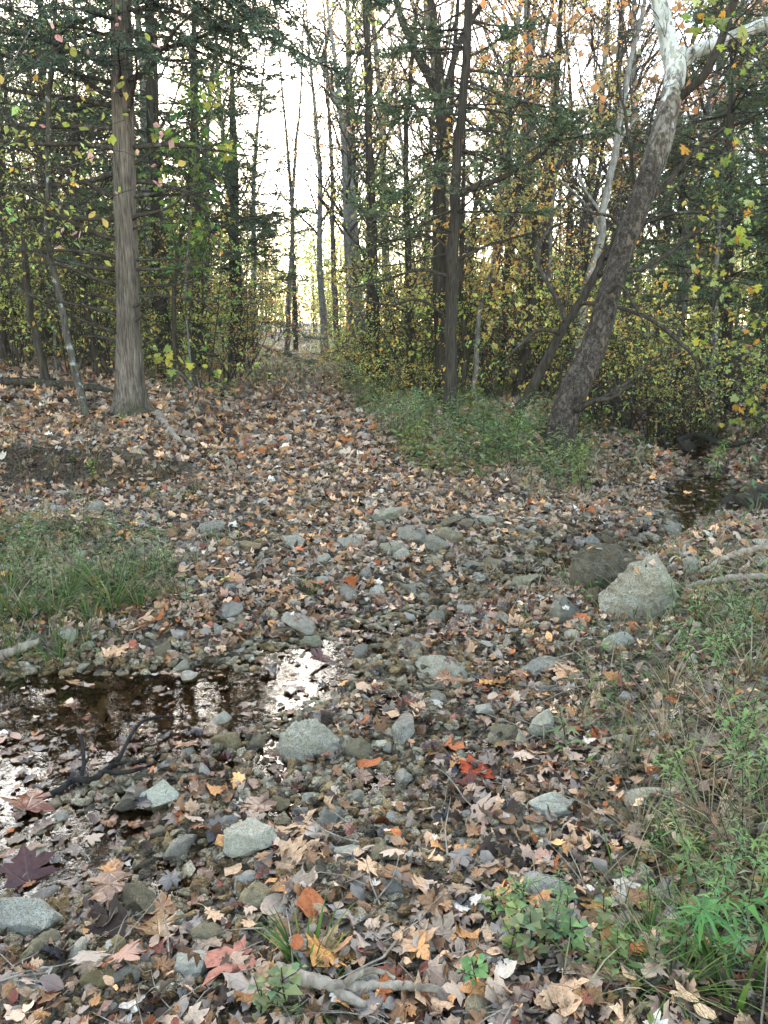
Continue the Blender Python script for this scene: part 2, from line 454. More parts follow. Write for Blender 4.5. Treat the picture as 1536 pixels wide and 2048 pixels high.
# ------------------------------------------------------------------ relational labels
ORD = ['nearest', 'second', 'third', 'fourth', 'fifth', 'sixth', 'seventh', 'eighth', 'ninth', 'tenth'] + [f'{i}th' for i in range(11, 400)]
LM = {'near': [], 'tree': []}       # landmarks: (short phrase, x, y)
def relabel(items, which):
    """items: (object, description, x, y). Tells look-alikes apart by the landmark they lie beside and their order from it."""
    by = {}
    for o, desc, x, y in items:
        best = min(LM[which], key=lambda l: (l[1] - x) ** 2 + (l[2] - y) ** 2)
        dx, dy = x - best[1], y - best[2]
        if abs(dx) > abs(dy): rel = 'right of' if dx > 0 else 'left of'
        else: rel = 'behind' if dy > 0 else 'in front of'
        by.setdefault((desc, rel, best[0]), []).append((dx * dx + dy * dy, o))
    for (desc, rel, lm), L in by.items():
        L.sort(key=lambda t: t[0])
        for i, (_, o) in enumerate(L):
            o['label'] = f'{desc} {rel} {lm}' if len(L) == 1 else f'{desc}, {ORD[i]} one {rel} {lm}'

# ------------------------------------------------------------------ shapes: tubes, leaves, stones
def tube(mb, pts, rad, sides=6, cap=True, col=None, flute=None):
    pts = np.asarray(pts, float); n = len(pts)
    rad = np.broadcast_to(np.asarray(rad, float), (n,))
    t = np.gradient(pts, axis=0); t /= np.linalg.norm(t, axis=1)[:, None] + 1e-9
    ref = np.array([0, 0, 1.]) if abs(t[0][2]) < .8 else np.array([1., 0, 0])
    a = np.cross(t, ref); a /= np.linalg.norm(a, axis=1)[:, None] + 1e-9
    b = np.cross(t, a)
    th = np.arange(sides) / sides * 2 * np.pi
    r = rad[:, None] * np.ones((1, sides))
    if flute is not None: r = r * flute(th[None, :], np.linspace(0, 1, n)[:, None])
    V = pts[:, None] + r[..., None] * (np.cos(th)[None, :, None] * a[:, None] + np.sin(th)[None, :, None] * b[:, None])
    i = np.arange(n - 1)[:, None] * sides; j = np.arange(sides)[None]; k = (j + 1) % sides
    Q = np.stack([i + j, i + k, i + sides + k, i + sides + j], -1).reshape(-1, 4)
    V = V.reshape(-1, 3); T = None
    if cap:
        V = np.concatenate([V, pts[-1:] + t[-1:] * rad[-1] * .6, pts[:1]]); m = n * sides
        T = np.concatenate([np.stack([np.arange(sides) + (n - 1) * sides, (np.arange(sides) + 1) % sides + (n - 1) * sides, np.full(sides, m)], -1),
                            np.stack([(np.arange(sides) + 1) % sides, np.arange(sides), np.full(sides, m + 1)], -1)])
    mb.add(V, Q, T, col=None if col is None else np.tile(col, (len(V), 1)))

def smooth_line(pts, n):
    """Catmull-Rom through points (any number of columns)"""
    p = np.asarray(pts, float); p = np.concatenate([2 * p[:1] - p[1:2], p, 2 * p[-1:] - p[-2:-1]])
    out = []; m = len(p) - 3
    for s in np.linspace(0, m - 1e-6, n):
        i = int(s); t = s - i
        a, b, c, d = p[i:i + 4]
        out.append(.5 * (2 * b + (c - a) * t + (2 * a - 5 * b + 4 * c - d) * t * t + (3 * b - a - 3 * c + d) * t ** 3))
    return np.array(out)

def wander(p0, d, L, n, wob=.15, up=0.0):
    """a crooked branch: n+1 points"""
    d = np.asarray(d, float); d = d / np.linalg.norm(d)
    pts = [np.asarray(p0, float)]
    for i in range(n):
        d = d + rng.normal(0, wob, 3); d[2] += up
        d /= np.linalg.norm(d)
        pts.append(pts[-1] + d * L / n)
    return np.array(pts)

def unit(a): return a / (np.linalg.norm(a, axis=-1, keepdims=True) + 1e-9)

def leaf_cards(mb, Pp, A, N, size, col, width=.55, fold=.25):
    """many small folded leaves: base, two sides, tip"""
    Pp = np.asarray(Pp); n = len(Pp)
    if n == 0: return
    A = unit(np.asarray(A)); S = unit(np.cross(A, N)); U = np.cross(S, A)
    s = np.broadcast_to(np.asarray(size, float), (n,))[:, None]
    w = s * width * .5
    V = np.stack([Pp, Pp + A * s * .45 + S * w + U * w * fold, Pp + A * s - U * s * .12, Pp + A * s * .45 - S * w + U * w * fold], 1).reshape(-1, 3)
    b = np.arange(n)[:, None] * 4
    mb.add(V, None, np.concatenate([b + np.array([0, 1, 2]), b + np.array([0, 2, 3])]), col=np.repeat(np.asarray(col), 4, 0))

HALF = np.array([(0, 0), (.12, -.05), (.34, -.12), (.40, .02), (.60, .03), (.86, .13), (.66, .22), (.63, .34), (.44, .38), (.58, .50), (.80, .68), (.57, .68), (.49, .81), (.29, .72), (.34, .90), (.17, .97), (0, 1.24)])
HALF_LOW = np.array([(0, 0), (.32, -.1), (.42, .03), (.86, .14), (.62, .3), (.45, .38), (.80, .67), (.5, .78), (.3, .72), (.3, .93), (0, 1.22)])
OVAL = np.array([(0, 0), (.2, .15), (.34, .4), (.36, .65), (.26, .9), (.12, 1.08), (0, 1.22)])
OAK = np.array([(0, 0), (.08, .12), (.22, .2), (.12, .3), (.36, .42), (.2, .52), (.46, .72), (.24, .8), (.3, 1.0), (.12, 1.02), (0, 1.2)])
def leaf_shape(half, r, rings=1, curl=1.0, ragged=.03):
    """a dead leaf: outline, optional inner ring, curled twice about random axes; returns V, quads, tris, uv (unit size about 1)"""
    h = half.copy()
    h[1:-1] += r.normal(0, ragged, h[1:-1].shape)
    right = h; left = h[1:-1][::-1] * [-1, 1] + r.normal(0, ragged, (len(h) - 2, 2))
    o = np.concatenate([right, left]); n = len(o)
    c = np.array([[0, .42]])
    levels = [c + (o - c) * f for f in ([1.0] if rings == 0 else [1.0, .52])]
    uv = np.concatenate(levels + [c])
    x = uv[:, 0]; y = uv[:, 1] - .45
    P3 = np.stack([x, y, np.zeros_like(x)], -1)
    for q in range(2):
        th = r.uniform(0, np.pi) if q else r.normal(0, .35); kk = r.normal(0, .75) * curl + (.5 * curl if q == 0 else 0)
        if abs(kk) < .05: continue
        e = np.array([math.cos(th), math.sin(th), 0]); s = P3 @ e
        ss = np.sin(kk * s) / kk; zz = (1 - np.cos(kk * s)) / kk
        P3 = P3 + np.outer(ss - s, e); P3[:, 2] += zz
    ang = np.arctan2(x, y); rad = np.hypot(x, y)
    ph = r.uniform(0, 6.28)
    P3[:, 2] += curl * (.10 * np.sin(ang * 3 + ph) * rad ** 1.5 + .07 * np.sin(ang * 5 + ph * 2) * rad ** 2) + .035 * np.abs(x)
    Q = []
    i = np.arange(n); j = (i + 1) % n
    if rings: Q = np.stack([i, j, n + j, n + i], -1)
    base = n if rings else 0
    T = np.stack([base + i, base + j, np.full(n, len(uv) - 1)], -1)
    P3[:, 2] -= np.percentile(P3[:, 2], 12)
    return P3, Q, T, np.concatenate([uv, np.zeros((len(uv), 1))], -1)

def ico(sub):
    import bmesh
    bm = bmesh.new(); bmesh.ops.create_icosphere(bm, subdivisions=sub, radius=1)
    V = np.array([v.co[:] for v in bm.verts]); T = np.array([[v.index for v in f.verts] for f in bm.faces]); bm.free()
    return V, T
ICO = {i: ico(i) for i in (1, 2, 3, 4)}
def n3(p, s, seed): return vnoise(p[:, 0] * s + p[:, 2] * .7 * s, p[:, 1] * s - p[:, 2] * .6 * s, seed) + vnoise(p[:, 2] * s + 9, p[:, 0] * .5 * s + p[:, 1] * .8 * s, seed + 1)
def rock_verts(r, sub, cuts=9, rough=.06, dims=(1, 1, .6), bite=(.55, .9)):
    """a broken stone: a ball cut by random planes, pitted and scaled"""
    V, T = ICO[sub]; V = V.copy(); seed = int(r.integers(1, 9999))
    for i in range(cuts):
        n = unit(r.normal(0, 1, 3)); o = r.uniform(*bite)
        d = V @ n - o; m = d > 0
        V[m] -= np.outer(d[m] * .93, n)
    nrm = unit(V)
    V += nrm * (n3(V, 1.6, seed) * rough * 1.5 + n3(V, 4.5, seed + 3) * rough + (n3(V, 11, seed + 5) * rough * .5 if sub > 2 else 0))[:, None]
    V -= (V.max(0) + V.min(0)) / 2
    return V / (V.max(0) - V.min(0)) * 2 * np.array(dims), T

# ------------------------------------------------------------------ growing branches, many at once
def grow(start, d, L, m, wob=.12, up=0.0):
    start = np.asarray(start, float); n = len(start); d = unit(np.asarray(d, float)); L = np.broadcast_to(np.asarray(L, float), (n,))
    pts = [start]
    for i in range(m):
        d = unit(d + rng.normal(0, wob, (n, 3)) + np.array([0, 0, up]))
        pts.append(pts[-1] + d * (L / m)[:, None])
    return np.stack(pts, 1)

def tubes(mb, pts, r0, r1, sides=3):
    n, m, _ = pts.shape
    if n == 0: return
    t = unit(np.gradient(pts, axis=1))
    ref = np.where(np.abs(t[:, :1, 2:3]) < .8, np.array([0, 0, 1.]), np.array([1., 0, 0]))
    a = unit(np.cross(t, np.broadcast_to(ref, t.shape))); b = np.cross(t, a)
    f = np.linspace(0, 1, m)[None, :, None]
    r = (np.broadcast_to(r0, (n,))[:, None, None] * (1 - f) + np.broadcast_to(r1, (n,))[:, None, None] * f)[..., None]
    th = np.arange(sides) / sides * 2 * np.pi
    V = pts[:, :, None] + r * (np.cos(th)[None, None, :, None] * a[:, :, None] + np.sin(th)[None, None, :, None] * b[:, :, None])
    o = (np.arange(n) * m * sides)[:, None, None]; i = (np.arange(m - 1) * sides)[None, :, None]; j = np.arange(sides)[None, None]; k = (j + 1) % sides
    Q = np.stack([o + i + j, o + i + k, o + i + sides + k, o + i + sides + j], -1).reshape(-1, 4)
    mb.add(V.reshape(-1, 3), Q)

def spawn(pts, per, lo, hi, ang, flat=0.0, even=False):
    """side-shoot starts on each branch: positions, directions, parent index, parameter"""
    n, m, _ = pts.shape
    t = rng.uniform(lo, hi, (n, per))
    if even: t = np.sort(lo + (hi - lo) * (np.arange(per)[None] + rng.uniform(0, 1, (n, per))) / per, 1)
    f = t * (m - 1); i = np.minimum(f.astype(int), m - 2); w = (f - i)[..., None]
    rows = np.arange(n)[:, None]
    A, B = pts[rows, i], pts[rows, i + 1]
    pos = A * (1 - w) + B * w; d = unit(B - A)
    q = rng.normal(0, 1, pos.shape)
    if flat:
        side = np.cross(d, np.array([0, 0, 1.])); sg = np.where(rng.random(t.shape) < .5, -1, 1)[..., None]
        q = side * sg * flat + q * (1 - flat) * .5
    q = unit(q - (q * d).sum(-1, keepdims=True) * d)
    a = ang * rng.uniform(.7, 1.25, t.shape)[..., None]
    nd = d * np.cos(a) + q * np.sin(a)
    return pos.reshape(-1, 3), nd.reshape(-1, 3), np.repeat(np.arange(n), per), t.reshape(-1)

def shade(n, spread=.3, hue=.15):
    b = rng.uniform(1 - spread, 1 + spread, (n, 1)); h = rng.normal(0, hue, (n, 1))
    return np.clip(np.concatenate([b * (1 + h), b, b * (1 - h * .5), np.ones((n, 1))], 1), .05, 2.5)

def leaves_on(mb, pts, per, size, lo=.15, hi=1.0, droop=.35, width=.55, spread=.3, hue=.18, bare=.22):
    keep = rng.random(len(pts)) > bare; pts = pts[keep]; tone = shade(len(pts), .28, .16); big = rng.uniform(.75, 1.3, len(pts))
    pos, d, par, _ = spawn(pts, per + 1, lo, hi, 1.0); size = size * big[par]
    d = d + np.array([0, 0, -droop]); n = len(pos)
    N = unit(rng.normal(0, .6, (n, 3)) + np.array([0, 0, 1.]))
    leaf_cards(mb, pos, d, N, size * rng.uniform(.6, 1.25, n), shade(n, spread, hue) * tone[par], width)

def needles_on(mb, pts, per, size, lo=0.0, width=.32):
    pos, d, _, _ = spawn(pts, per, lo, 1.0, .7)
    n = len(pos)
    leaf_cards(mb, pos, d, unit(rng.normal(0, .7, (n, 3)) + np.array([0, 0, .8])), size * rng.uniform(.6, 1.3, n), shade(n, .4, .08), width, .15)

def cedar_bough(wood, green, p0, d, L, r0, dens=1.0, droop=-.012, bare=.25):
    """one flat cedar bough: crooked stem, side sprays in a flat fan, needle clumps"""
    main = wander(p0, d, L, 7, .10, droop)
    tube(wood, main, np.linspace(r0, r0 * .2, 8), 5)
    ns = max(4, int(L * 12 * dens))
    s, sdir, _, t = spawn(main[None], ns, bare, 1.0, .95, .85)
    sl = (.22 + .34 * L * (1 - t) ** .7) * rng.uniform(.5, 1.1, len(t))
    sec = grow(s, sdir, sl, 4, .14, .01)
    tubes(wood, sec, .006, .002)
    s2, d2, par, t2 = spawn(sec, 4, .1, .95, .8, .7)
    ter = grow(s2, d2, sl[par] * .42 * rng.uniform(.5, 1.1, len(par)) + .03, 3, .15, -.01)
    tubes(wood, ter, .003, .0015)
    needles_on(green, sec, 15, .045)
    needles_on(green, ter, 18, .04)
    return main

def deciduous(h, r, nl, lo=.3, reach=.32, rise=.75, leaf=.075, nleaf=5, subs=6, twigs=5, wob=.035, lean=(0, 0)):
    """a slender forest tree: returns mesh builders trunk, branchwork, foliage"""
    tr, br, fo = MB(), MB(), MB()
    d = np.array([lean[0], lean[1], 1.])
    trunk = grow(np.zeros((1, 3)) + [0, 0, -.15], d[None], np.array([h]), 16, wob, .02)
    tube(tr, trunk[0], r * np.concatenate([[1.45, 1.1], np.linspace(1, .12, 15)]), 9)
    s, dd, _, t = spawn(trunk, nl, lo, .98, 1.15, even=True)
    dd = unit(dd + np.array([0, 0, rise * .5]))
    limbs = grow(s, dd, h * reach * (1.15 - t) * rng.uniform(.7, 1.2, nl) + .5, 8, .13, .05)
    tubes(br, limbs, r * .42 * (1.2 - t), .008, 5)
    s, dd, par, t2 = spawn(limbs, subs, .2, 1, .9, .5)
    sl = h * reach * (1.15 - t[par]) * .45 * (1.2 - t2) + .25
    sub = grow(s, dd, sl * rng.uniform(.6, 1.2, len(sl)), 5, .16, .03)
    tubes(br, sub, .014, .005, 3)
    s, dd, par, t3 = spawn(sub, twigs, .2, 1, .85, .7)
    tw = grow(s, dd, rng.uniform(.2, .6, len(s)), 4, .18, .0)
    tubes(br, tw, .006, .0025, 3)
    if nleaf: leaves_on(fo, tw, nleaf, leaf)
    return tr, br, fo

def shrub(h, stems, leaf, nleaf, spread=.45, twigs=6):
    tr, br, fo = MB(), MB(), MB()
    a = rng.uniform(0, 6.28, stems); q = rng.uniform(.15, spread * 1.7, stems)
    st = grow(np.stack([np.cos(a) * .06, np.sin(a) * .06, a * 0 - .08], 1), np.stack([np.cos(a) * q, np.sin(a) * q, np.ones(stems)], 1), h * rng.uniform(.65, 1.05, stems), 9, .09, .01)
    tubes(tr, st, .013 * h / 2.5, .003, 5)
    s, dd, par, t = spawn(st, 11, .2, 1, 1.2, .5)
    sub = grow(s, dd, h * .42 * (1.15 - t) * rng.uniform(.4, 1.2, len(t)) + .12, 5, .15, -.03)
    tubes(br, sub, .0055, .002, 3)
    s, dd, par, t = spawn(sub, twigs, .15, 1, .9, .75)
    tw = grow(s, dd, rng.uniform(.1, .38, len(s)), 3, .14, -.02)
    tubes(br, tw, .0028, .0013, 3)
    if nleaf: leaves_on(fo, tw, nleaf, leaf, droop=.25)
    return tr, br, fo

def proto(name, parts, bark):
    """the parts of a plant under one thing"""
    o = thing(name, (0, 0, 0))
    parts[0].build('trunk' if 'tree' in name or 'sapling' in name else 'stem', M[bark], o)
    if parts[1].n: parts[1].build('branchwork', M['twig'], o)
    if parts[2].n: parts[2].build('foliage', M['crown'], o)
    return o

YEL, GOLD, ORA, GRN, YGR, EVG, TAN = (.58, .52, .15), (.58, .44, .15), (.74, .42, .21), (.28, .36, .11), (.46, .49, .14), (.125, .165, .085), (.52, .37, .21)
# ------------------------------------------------------------------ the trees one can point at: trunks traced to their place, real size at their distance
def traced(px, Y=None, dy=0.0, n=28, sink=.25):
    """(u, v, radius in px) -> base point, points relative to it, radii in metres"""
    b = at(px[0][0], px[0][1])
    if Y is None: Y = b[1]
    else:
        b = P(px[0][0], px[0][1], Y); b[2] = Hs(b[0], b[1])
    rows = []
    for k, (u, v, r) in enumerate(px):
        yy = Y + dy * k / max(1, len(px) - 1)
        q = P(u, v, yy)
        if k == 0: q[2] = b[2]
        rows.append([*q, r * np.linalg.norm(ray(u, v)) * yy / ray(u, v)[1] / FOC / np.linalg.norm(ray(u, v))])
    rows = np.array(rows)
    rows[:, :3] -= b
    low = rows[:1].copy(); low[0, 2] -= sink; low[0, 3] *= 1.05
    L = smooth_line(np.concatenate([low, rows]), n)
    return b, L[:, :3], np.maximum(L[:, 3], .003), Y

def limb(parent, base, px, Y, bark, name='limb', sides=8, dy=0.0, n=14, twigs=0, twl=.5):
    rows = []
    for k, (u, v, r) in enumerate(px):
        yy = Y + dy * k / max(1, len(px) - 1)
        rows.append([*(P(u, v, yy) - base), r * yy / ray(u, v)[1] / FOC])
    L = smooth_line(rows, n); m = MB()
    tube(m, L[:, :3] + rng.normal(0, .004, (n, 3)), np.maximum(L[:, 3], .003), sides)
    o = m.build(name, M[bark], parent)
    if twigs:
        m = MB(); s, dd, _, t = spawn(L[None, :, :3], twigs, .15, 1, .8)
        tw = grow(s, dd, rng.uniform(.3, 1, len(s)) * twl, 5, .16, .02); tubes(m, tw, .007, .002, 3)
        s, dd, _, t = spawn(tw, 4, .2, 1, .8); t2 = grow(s, dd, rng.uniform(.1, .4, len(s)) * twl, 3, .16, 0); tubes(m, t2, .003, .0012, 3)
        m.build('branchwork', M['twig'], o)
    return o, L[:, :3]

def trunk_of(o, pts, rad, bark, sides=14, flute=None):
    m = MB()
    if flute is None:
        f_ = rng.uniform(0, 6, 4); flute = lambda th, s: 1 + .06 * np.sin(th * 2 + s * 14 + f_[0]) + .05 * np.sin(th * 3 - s * 23 + f_[1]) + .05 * np.sin(s * 40 + f_[2]) * np.sin(s * 17 + f_[3]) + .18 * np.exp(-s * 25)
        pts = pts + np.concatenate([np.zeros((2, 3)), rng.normal(0, .012, (len(pts) - 2, 3)) * [1, 1, 0]])
    pts = np.asarray(pts); m = MB(); tube(m, pts, rad, sides, flute=flute); return m.build('trunk', M[bark], o)

# --- the big cedar on the left bank
b, pts, rad, Y0 = traced([(265, 832, 44), (262, 808, 34), (258, 755, 27), (256, 640, 23), (252, 500, 22), (248, 350, 21), (245, 200, 20.5), (243, 100, 20), (241, 0, 19), (238, -160, 20), (234, -420, 15), (228, -900, 5)], n=90)
CED = thing('cedar_tree', b)
tag(CED, 'big cedar with thick shaggy fluted trunk and many bare dead side branches', 'tree', 'cedars')
fl = lambda th, s: 1 + .08 * np.sin(th * 5 + s * 3) * (1.2 - s) + .035 * np.sin(th * 17 + 9 * np.sin(s * 5)) + .022 * np.sin(th * 31 + 25 * s) + .02 * np.sin(s * 60 + th * 2) + .30 * np.maximum(0, np.sin(th * 4 + .7)) * np.exp(-s * 22)
trunk_of(CED, pts, rad, 'cedar', 72, fl)
def on_trunk(v_px):
    z = P(256, v_px, Y0)[2] - b[2]
    i = int(np.argmin(np.abs(pts[:, 2] - z))); return pts[i], rad[i]
DB = [(345, -1, 330, -8), (300, -1, 300, -5), (440, -1, 300, 6), (480, -1, 250, 8), (520, -1, 200, 14), (550, -1, 260, 4), (575, -1, 210, 18), (610, -1, 120, 18), (640, -1, 190, 10), (665, -1, 140, 6), (690, -1, 90, 8), (395, -1, 240, 12), (250, -1, 280, -3),
      (330, 1, 170, 28), (350, 1, 240, -2), (375, 1, 180, -10), (410, 1, 140, 18), (470, 1, 90, 14), (520, 1, 130, 6), (535, 1, 145, 2), (580, 1, 160, 12), (592, 1, 150, 14), (618, 1, 90, 4), (440, 1, 170, 8), (290, 1, 220, 5), (240, 1, 200, 12), (675, 1, 60, 14), (650, 1, 70, 20),
      (740, -1, 50, 10), (200, -1, 260, 8), (170, 1, 250, 10), (130, -1, 300, 14), (110, 1, 300, 6), (225, -1, 330, 12), (700, 1, 40, 10)]
for v, sgn, lpx, el in DB:
    p0, r0 = on_trunk(v)
    L = lpx * pxm(Y0, v) * rng.uniform(1, 1.15); az = rng.normal(0, .35)
    e = math.radians(el if sgn > 0 else (el if el < 0 else el))
    d = np.array([sgn * math.cos(az) * math.cos(e), math.sin(az) * math.cos(e) - .15, math.sin(e)])
    m = MB()
    main = wander(p0 + d * r0 * .6, d, L, 9, .10, .012 if sgn > 0 else .0)
    tube(m, main, np.linspace(max(.016, min(.034, L * .016 + .010)), .005, 10), 6)
    db = m.build('dead_branch', M['twig'], CED); m = MB()
    s, dd, _, t = spawn(main[None], int(4 + L * 5), .25, 1, .8, .5)
    tw = grow(s, dd, rng.uniform(.1, .5, len(s)) * (.5 + .35 * L), 5, .14, .0); tubes(m, tw, .0055, .002, 3)
    s, dd, _, t = spawn(tw, 3, .2, 1, .8); t2 = grow(s, dd, rng.uniform(.05, .2, len(s)), 3, .16, 0); tubes(m, t2, .0028, .0012, 3)
    m.build('branchwork', M['twig'], db)
wood, green = MB(), MB()
for i in range(60):
    z = rng.uniform(3.5, 10.5); k = int(np.argmin(np.abs(pts[:, 2] - z))); a = rng.uniform(.5, 5.2)
    L = (2.5 - .2 * (z - 3.5)) * (.6 if abs(a - 5.2) < 1 or a < 1 else 1) * rng.uniform(.7, 1.15)
    cedar_bough(wood, green, pts[k], (math.cos(a), math.sin(a), rng.uniform(-.1, .35)), max(.6, L), .022, .8, -.02, .35)
for a_, b_ in [((246, -60), (560, 70)), ((246, -160), (720, 30)), ((247, 20), (430, 60)), ((246, -10), (500, 150)), ((247, 90), (380, 170)), ((243, 40), (20, 60)), ((243, -40), (-60, -20)), ((243, 110), (60, 150)), ((246, -120), (600, -40)), ((246, -240), (800, -20)), ((246, -200), (620, 120)), ((243, 0), (120, 110)), ((246, -90), (660, 130)), ((246, -30), (470, 10)), ((246, -180), (560, -10)), ((246, -130), (760, 90)), ((246, 10), (400, 150)), ((246, 60), (520, 200)), ((243, -60), (90, 20)), ((243, 80), (130, 200))]:
    p0, p1 = P(*a_, Y0) - b, P(*b_, Y0 - rng.uniform(.2, 1.2)) - b
    cedar_bough(wood, green, p0, p1 - p0 + [0, 0, .15], np.linalg.norm(p1 - p0), .026, 1.0, -.012, .15)
wood.build('branchwork', M['twig'], CED)
o = green.build('foliage', M['needle'], CED); tint(o, (.10, .14, .09))

def cedar_traced(px, label, z0, nb, Lmax, Y=None, bark='dark', live=.7, top=11, lowdead=True, tinted=EVG, extra=(), dens=.9, dy=0, group='cedars'):
    b, pts, rad, Y = traced(px, Y, dy, 36)
    o = thing('cedar_tree', b); tag(o, label, 'tree', group)
    trunk_of(o, pts, rad, bark, 12)
    wood, green = MB(), MB()
    for i in range(nb):
        z = z0 + (min(top, pts[-1][2]) - z0) * (i + rng.random()) / nb; k = int(np.argmin(np.abs(pts[:, 2] - z))); a = rng.uniform(0, 6.28)
        L = Lmax * (1.05 - .8 * (z - z0) / (top - z0 + .1)) * rng.uniform(.55, 1.15)
        d = (math.cos(a), math.sin(a), rng.uniform(-.12, .3))
        if rng.random() < live: cedar_bough(wood, green, pts[k], d, max(.4, L), .018, dens, -.012, .3)
        else:
            main = wander(pts[k], d, max(.4, L), 7, .1, -.01); tube(wood, main, np.linspace(.016, .003, 8), 5)
            s, dd, _, t = spawn(main[None], 9, .2, 1, .8, .5); tw = grow(s, dd, rng.uniform(.15, .6, len(s)), 4, .14, 0); tubes(wood, tw, .005, .0015, 3)
    for u, v, du, dv, kind in extra:      # boughs the photo shows one by one
        p0 = P(u, v, Y) - b; p1 = P(u + du, v + dv, Y + rng.uniform(-.6, .3)) - b
        L = np.linalg.norm(p1 - p0)
        if kind: cedar_bough(wood, green, p0, p1 - p0, L, .02, 1.25, -.004, .2)
    wood.build('branchwork', M['twig'], o)
    f = green.build('foliage', M['needle'], o); tint(f, tinted)
    return o, b, pts, Y

CEDX, cb, cpts, cY = cedar_traced([(899, 838, 15), (901, 760, 13), (903, 640, 12), (904, 550, 12), (908, 430, 11), (916, 300, 10), (925, 200, 9), (935, 80, 8.5), (938, 0, 8), (946, -150, 7), (955, -400, 3)],
    'slim cedar with pale grey stringy trunk and flat dark boughs across the gap', 2.3, 44, 1.6, bark='stringy', live=.45, top=8.5,
    extra=[(930, 140, 170, 5, 1), (930, 160, 260, 30, 1), (925, 190, -150, 10, 1), (922, 215, 240, -20, 1), (925, 120, 120, -50, 1), (920, 230, -130, 30, 1), (918, 260, 300, -30, 1), (915, 300, 160, 25, 1), (935, 60, -150, -20, 1), (936, 40, 140, 10, 1), (915, 290, -170, 60, 1), (912, 330, -150, 70, 1), (908, 420, -190, 60, 1), (906, 470, -200, 30, 0)])
limb(CEDX, cb, [(905, 392, 7), (960, 372, 6), (1030, 345, 5.5), (1085, 305, 5), (1130, 260, 4), (1172, 226, 3)], cY, 'dark', 'dead_branch', 7, -.4, twigs=9)
limb(CEDX, cb, [(912, 520, 4), (980, 490, 3), (1050, 470, 2.5), (1100, 450, 1.5)], cY, 'dark', 'dead_branch', 6, .3, twigs=8)
limb(CEDX, cb, [(905, 640, 3.5), (840, 600, 3), (780, 610, 2.2), (730, 600, 1.5)], cY, 'dark', 'dead_branch', 6, -.4, twigs=8)
limb(CEDX, cb, [(903, 500, 4), (850, 470, 3.2), (790, 480, 2.4), (740, 470, 1.5)], cY, 'dark', 'dead_branch', 6, .2, twigs=8)
limb(CEDX, cb, [(903, 555, 4), (840, 540, 3.2), (770, 560, 2.4), (700, 575, 1.5)], cY, 'dark', 'dead_branch', 6, -.2, twigs=8)

cedar_traced([(330, 722, 17), (324, 640, 15), (318, 540, 14), (314, 400, 13), (308, 250, 12), (302, 100, 11), (298, 0, 10), (290, -200, 7), (285, -420, 3)],
    'dark cedar close behind the big shaggy cedar, dense green crown', 1.9, 62, 2.6, Y=14.2, live=.72, top=12)
cedar_traced([(470, 700, 15), (470, 600, 13), (468, 450, 11), (466, 300, 8), (464, 150, 4), (463, 60, 2)], 'bluish green cone shaped cedar beside the path', 1.0, 95, 2.7, Y=20.5, live=.95, top=8.6, tinted=(.12, .17, .105), dens=.8)
cedar_traced([(395, 700, 14), (393, 500, 12), (390, 300, 9), (388, 100, 6), (386, -100, 2)], 'tall cedar between the dark cedar and the cone shaped cedar', 2.4, 80, 2.8, Y=17.5, live=.9, top=11)
cedar_traced([(1452, 835, 10), (1455, 700, 9), (1458, 500, 8), (1460, 300, 7), (1462, 150, 5), (1464, 0, 2)], 'broad green cedar hanging over the far creek bend', 2.2, 100, 2.7, Y=14.5, live=.95, top=9.3, tinted=(.135, .18, .085))
cedar_traced([(1360, 800, 9), (1362, 600, 8), (1364, 400, 7), (1366, 250, 4)], 'smaller green cedar behind the leaning sycamore', 1.6, 60, 1.9, Y=18.5, live=.95, top=7.5, tinted=(.13, .18, .09), dens=.8)
cedar_traced([(95, 722, 12), (92, 560, 11), (88, 300, 9), (84, 100, 7), (80, -100, 3)], 'dark cedar deep in the left woods with drooping green boughs', 3.2, 64, 3.0, Y=15.5, live=.9, top=10.5)
cedar_traced([(735, 748, 8), (741, 600, 8), (738, 400, 7), (736, 200, 6), (734, 0, 5), (732, -200, 2)], 'thin dark cedar at the path edge with ragged short boughs', 3.6, 42, 1.0, Y=16.5, live=.8, top=10)
cedar_traced([(1546, 720, 9), (1548, 500, 8), (1550, 300, 7), (1552, 100, 5), (1554, -60, 2)], 'cedar at the far right edge above the creek', 2.0, 70, 2.4, Y=17.5, live=.95, top=10, tinted=(.135, .18, .085))

# --- the leaning sycamore
b, pts, rad, Y1 = traced([(1110, 908, 35), (1120, 868, 30), (1134, 815, 29), (1155, 765, 29), (1180, 715, 26), (1203, 650, 24), (1218, 590, 23), (1245, 500, 22), (1275, 420, 22), (1300, 345, 21.5), (1318, 290, 24), (1334, 230, 22), (1345, 180, 21), (1351, 135, 20), (1356, 100, 17)], dy=.5, n=60)
SYC = thing('sycamore_tree', b)
tag(SYC, 'leaning sycamore with dark scaly base and bare white upper trunk, forked at the top', 'tree', 'leaning creek trees')
trunk_of(SYC, pts, rad, 'syc', 28, lambda th, s: 1 + .035 * np.sin(th * 3 + s * 9) + .03 * np.sin(th * 2 - s * 21) + .12 * np.maximum(0, np.sin(th * 3)) * np.exp(-s * 18))
Yt = Y1 + .5
limb(SYC, b, [(1349, 150, 18), (1336, 80, 17), (1318, 0, 16), (1302, -100, 14), (1290, -260, 11), (1300, -460, 6)], Yt, 'syc', 'limb', 14, .4, twigs=14, twl=1.2)
limb(SYC, b, [(1346, 150, 13), (1375, 112, 14), (1410, 97, 13), (1460, 76, 12), (1540, 45, 11), (1640, 10, 9), (1780, -90, 5)], Yt, 'syc', 'limb', 12, -.3, twigs=12, twl=1.2)
